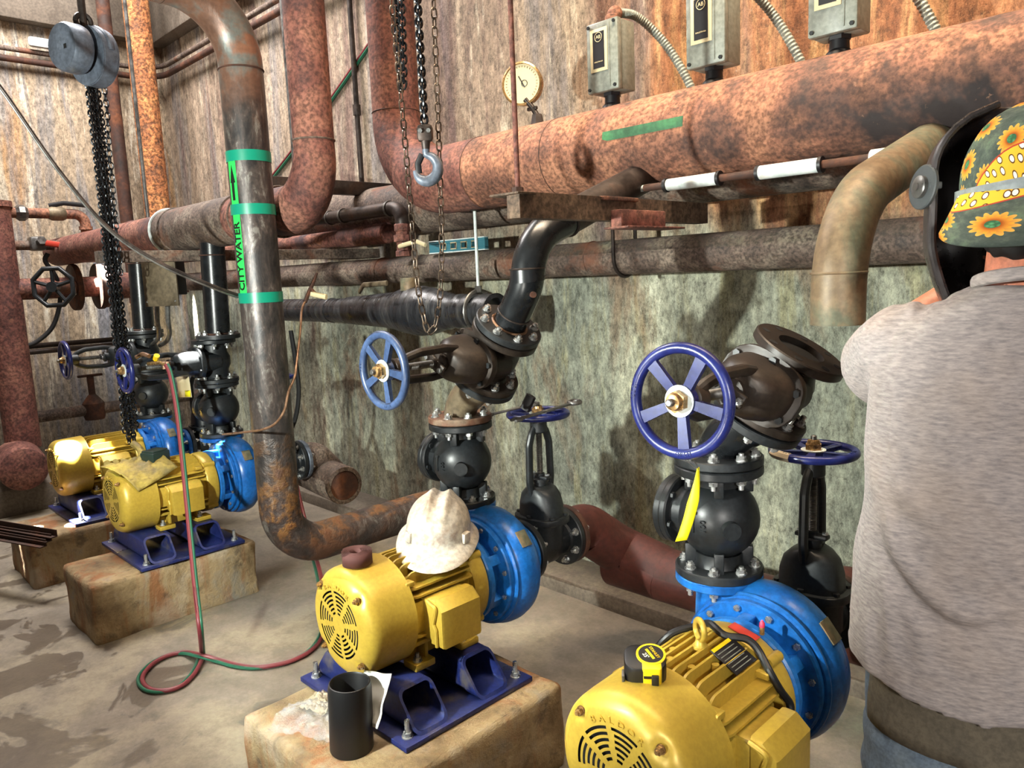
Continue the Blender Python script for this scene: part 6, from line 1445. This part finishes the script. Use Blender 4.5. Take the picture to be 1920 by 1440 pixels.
def dseg(p, a, c):
    ax, az = a; cx_, cz = c; dx, dz = cx_ - ax, cz - az; L2 = dx*dx + dz*dz; t_ = max(0, min(1, ((p[0]-ax)*dx + (p[1]-az)*dz) / L2)); ex, ez = p[0] - ax - t_*dx, p[1] - az - t_*dz
    return math.hypot(ex, ez), (dx*(p[1]-az) - dz*(p[0]-ax)) / math.sqrt(L2), t_
for v in me.vertices:
    n = v.normal; dsp = 0.004 * noise.noise(v.co * 9) + 0.003 * noise.noise(V((v.co.x * 26, v.co.y * 26, v.co.z * 5)))
    if n.y < 0.2:
        pq = pz(v.co)
        for pts, dep, w in CR:
            best = (1e9, 0, 0); N_ = len(pts) - 1
            for i in range(N_):
                d, sg, t_ = dseg(pq, pts[i], pts[i+1])
                if d < best[0]: best = (d, sg, (i + t_) / N_)
            if best[0] < w * 4.5:
                taper = min(1, 3 * best[2]) * min(1, 3 * (1 - best[2])); g = best[1] / w if abs(best[1]) < 9 else 0
                sd = math.copysign(best[0], best[1]); dsp += dep * taper * (math.exp(-((sd - w) / w) ** 2) - 0.9 * math.exp(-((sd + w) / w) ** 2))
    else:
        dsp += 0.006 * noise.noise(V((v.co.x * 8, 0, v.co.z * 14)))
    v.co += n * dsp
bm = bmesh.new(); bm.from_mesh(me)
for _ in range(2): bmesh.ops.smooth_vert(bm, verts=bm.verts, factor=0.5, use_axis_x=True, use_axis_y=True, use_axis_z=True)
bm.to_mesh(me); bm.free(); me.update()
sh = done(me, 'shirt', 'shirt', PER)
b = B(); b.tube([V((0.070 * math.cos(a), -0.012 + 0.062 * math.sin(a), 1.488 - 0.012 * math.sin(a))) for a in [2*PI*k/40 for k in range(40)]], 0.0065, 10, closed=True, sq=1.6); part(b, 'collar', 'shirt', sh, 'ribbed collar')

# --- trousers and boots
b = B(); rg = []
for z, a, d in ((1.0, 0.17, 0.11), (0.93, 0.19, 0.12), (0.86, 0.198, 0.128), (0.8, 0.197, 0.13)):
    rg.append([b.bm.verts.new((a * math.cos(2*PI*i/40), d * math.sin(2*PI*i/40), z)) for i in range(40)])
for p, q in zip(rg, rg[1:]): b.bridge(p, q)
b.bm.faces.new(rg[0][::-1]); b.bm.faces.new(rg[-1])
for s in (-1, 1): chainc(b, [HIP[s] + V((0, 0, -.05)), KN[s], AN[s] + V((0, 0, .02))], [0.112, 0.084, 0.075])
me = remesh(b, 0.009, 6)
for v in me.vertices: v.co += v.normal * (0.006 * noise.noise(v.co * 11) + 0.007 * noise.noise(V((v.co.x * 6, v.co.y * 6, v.co.z * 22))) * (1 if v.co.z < 0.75 else 0.3))
tr = done(me, 'trousers', 'jeans', PER)
b = B(); g = []
for j in range(10):
    z = 0.955 - 0.022 * j; g.append([V(((0.203 + 0.002 * math.sin(j)) * math.cos(a), (0.131 + .0012 * j) * math.sin(a), z - (0.05 * max(0, (a - 4.2)) if j > 6 else 0))) for a in [PI * 1.02 + 1.05 * PI * i / 30 for i in range(31)]])
b.sheet(g); o = part(b, 'seat_panel', 'canvas', tr, 'brown seat panel'); solidify(o, 0.004)
for s in (-1, 1):
    b = B(); c = AN[s]; ell(b, c + V((0, 0.06, -0.035)), (0.05, 0.12, 0.05)); capsule(b, c + V((0, -0.01, 0.12)), c + V((0, 0, -0.02)), 0.055, 0.052); b.box((c.x, c.y + 0.05, 0.012), (0.095, 0.25, 0.024), 0.008)
    me = remesh(b, 0.008, 3); done(me, 'boot', 'rust_dark', PER)

# --- hair, cap, hood
b = B(); ell(b, HC + V((0, -0.035, -0.045)), (0.078, 0.07, 0.085)); ell(b, HC + V((0.05, -0.03, -0.06)), (0.04, 0.055, 0.05)); me = remesh(b, 0.006, 3)
for v in me.vertices: v.co += v.normal * 0.006 * noise.noise(V((v.co.x * 60, v.co.y * 60, v.co.z * 12)))
done(me, 'hair', 'hair', PER)
def capdome():
    b = B(); uvl = b.bm.loops.layers.uv.new('UVMap'); n = 48; rows = []; uvs = {}
    for j in range(15):
        a = PI/2 * (1 - j / 14) if j < 12 else PI/2 * (1 - 11/14) * (1 - (j - 11) / 3.0) - 0.05 * (j - 11); row = []
        for i in range(n):
            th = 2*PI*i/n; w = 1 + 0.02 * math.cos(6 * th) * math.cos(a) + 0.015 * noise.noise(V((math.cos(th) * 2, math.sin(th) * 2, a * 3)))
            p = HC + V((0.095 * math.cos(th) * math.cos(a) * w, 0.112 * math.sin(th) * math.cos(a) * w, 0.01 + 0.118 * math.sin(a) * w))
            v = b.bm.verts.new(p); uvs[v] = (0.5 + math.cos(th) * (1.35 - a) * 0.42, 0.5 + math.sin(th) * (1.35 - a) * 0.42); row.append(v)
        rows.append(row)
    for p, q in zip(rows, rows[1:]): b.bridge(p, q)
    for f in b.bm.faces:
        for l in f.loops: l[uvl].uv = uvs[l.vert]
    o = part(b, 'cap', 'cap', PER, 'sunflower patterned welding cap', ang=70)
    # bill turned to the back, drooping over the neck
    b = B(); uvl = b.bm.loops.layers.uv.new('UVMap'); uvs = {}; rows = []
    for j in range(10):
        f = j / 9; row = []
        for i in range(21):
            e = i / 20; th = math.radians(175 + 130 * e); prof_ = math.sin(PI * e) ** 0.5 if 0 < e < 1 else 0
            rad = 0.099 + 0.062 * f * prof_; drop = -0.012 - 0.088 * f * (0.35 + 0.65 * prof_)
            p = HC + V((rad * math.cos(th) * 0.98, rad * 1.12 * math.sin(th), drop + 0.012)); v = b.bm.verts.new(p); uvs[v] = (0.15 + e * 0.75, 1.3 + f * 0.42); row.append(v)
        rows.append(row)
    for p, q in zip(rows, rows[1:]):
        for i in range(20):
            b.bm.faces.new((p[i], p[i+1], q[i+1], q[i]))
    for f in b.bm.faces:
        for l in f.loops: l[uvl].uv = uvs[l.vert]
    o2 = part(b, 'bill', 'cap', o, ang=70); solidify(o2, 0.003)
    b = B(); b.tube([HC + V((0.16 * math.cos(th) * 0.98 * (0.62 + 0.38 * math.sin(PI * e) ** .5), 0.161 * 1.12 * math.sin(th) * (0.62 + 0.38 * math.sin(PI * e) ** .5), -0.0885)) for e, th in [(0.1 + 0.8 * k / 16, math.radians(175 + 130 * (0.1 + 0.8 * k / 16))) for k in range(17)]], 0.003, 8); 
    b.bm.free()
capdome()
hd = thing('tmp', '', '', (0, 0, 0)); bpy.data.objects.remove(hd)
def hood():
    b = B(); n = 26; m_ = 22; Cn = HC + V((0, 0.055, -0.03)); g = []
    for j in range(m_ + 1):
        f = j / m_; row = []
        for i in range(n + 1):
            th = PI * i / n                                   # side to side round the front
            az = math.radians(-8) + (PI + math.radians(16)) * i / n
            hgt = 0.165 - 0.345 * f; rx, ry = 0.128, 0.16
            if f < 0.28: k = math.sqrt(max(0.0, 1 - ((0.28 - f) / 0.28) ** 2 * 0.92)); rx *= k; ry *= k
            if f > 0.6: k = 1 - 0.35 * ((f - 0.6) / 0.4) ** 1.4; rx *= k; ry *= (k * .5 + .5)
            row.append(Cn + V((rx * math.cos(az), ry * math.sin(az), hgt)))
        g.append(row)
    b.sheet(g); o = part(b, 'welding_hood', 'hood', PER, 'black welding hood', ang=60); solidify(o, 0.005)
    b = B(); rim = [r[-1] for r in g]; rim2 = [r[0] for r in g]
    for rr_ in (rim, rim2): b.tube(rr_, 0.006, 8, sq=1.0)
    part(b, 'hood_rim', 'hood', o)
    M['knob_grey'] = flat('dark_grey_flap', '#3d4244', 0.5)
    b = B(); c = HC + V((-0.136, 0.05, 0.015)); b.lathe([(0.036, 0), (0.036, 0.004), (0.034, 0.006)], c, V((-1, -0.35, 0.1)), 36); b.box(c + V((0.01, 0, 0)), (0.02, 0.05, 0.012), 0.003); k1 = part(b, 'pivot_flap', 'knob_grey', o, 'dark grey pivot flap')
    b = B(); b.lathe([(0.018, 0.004), (0.018, 0.012), (0.015, 0.014), (0.007, 0.0145), (0.007, 0.017), (0.003, 0.017)], c, V((-1, -0.35, 0.1)), 28); part(b, 'pivot_knob', 'steel', k1 if False else o, 'round steel pivot knob')
    b = B(); g2 = []
    for j in range(5):
        z = 0.018 - 0.032 * j / 4; g2.append([HC + V((0.100 * math.cos(a), 0.118 * math.sin(a), z - 0.004 + 0.012 * math.cos(a))) for a in [PI * 0.93 + 1.14 * PI * i / 36 for i in range(37)]])
    b.sheet(g2); s_ = part(b, 'headband', 'strap', o, 'grey headband strap'); solidify(s_, 0.003)
hood()
kids()
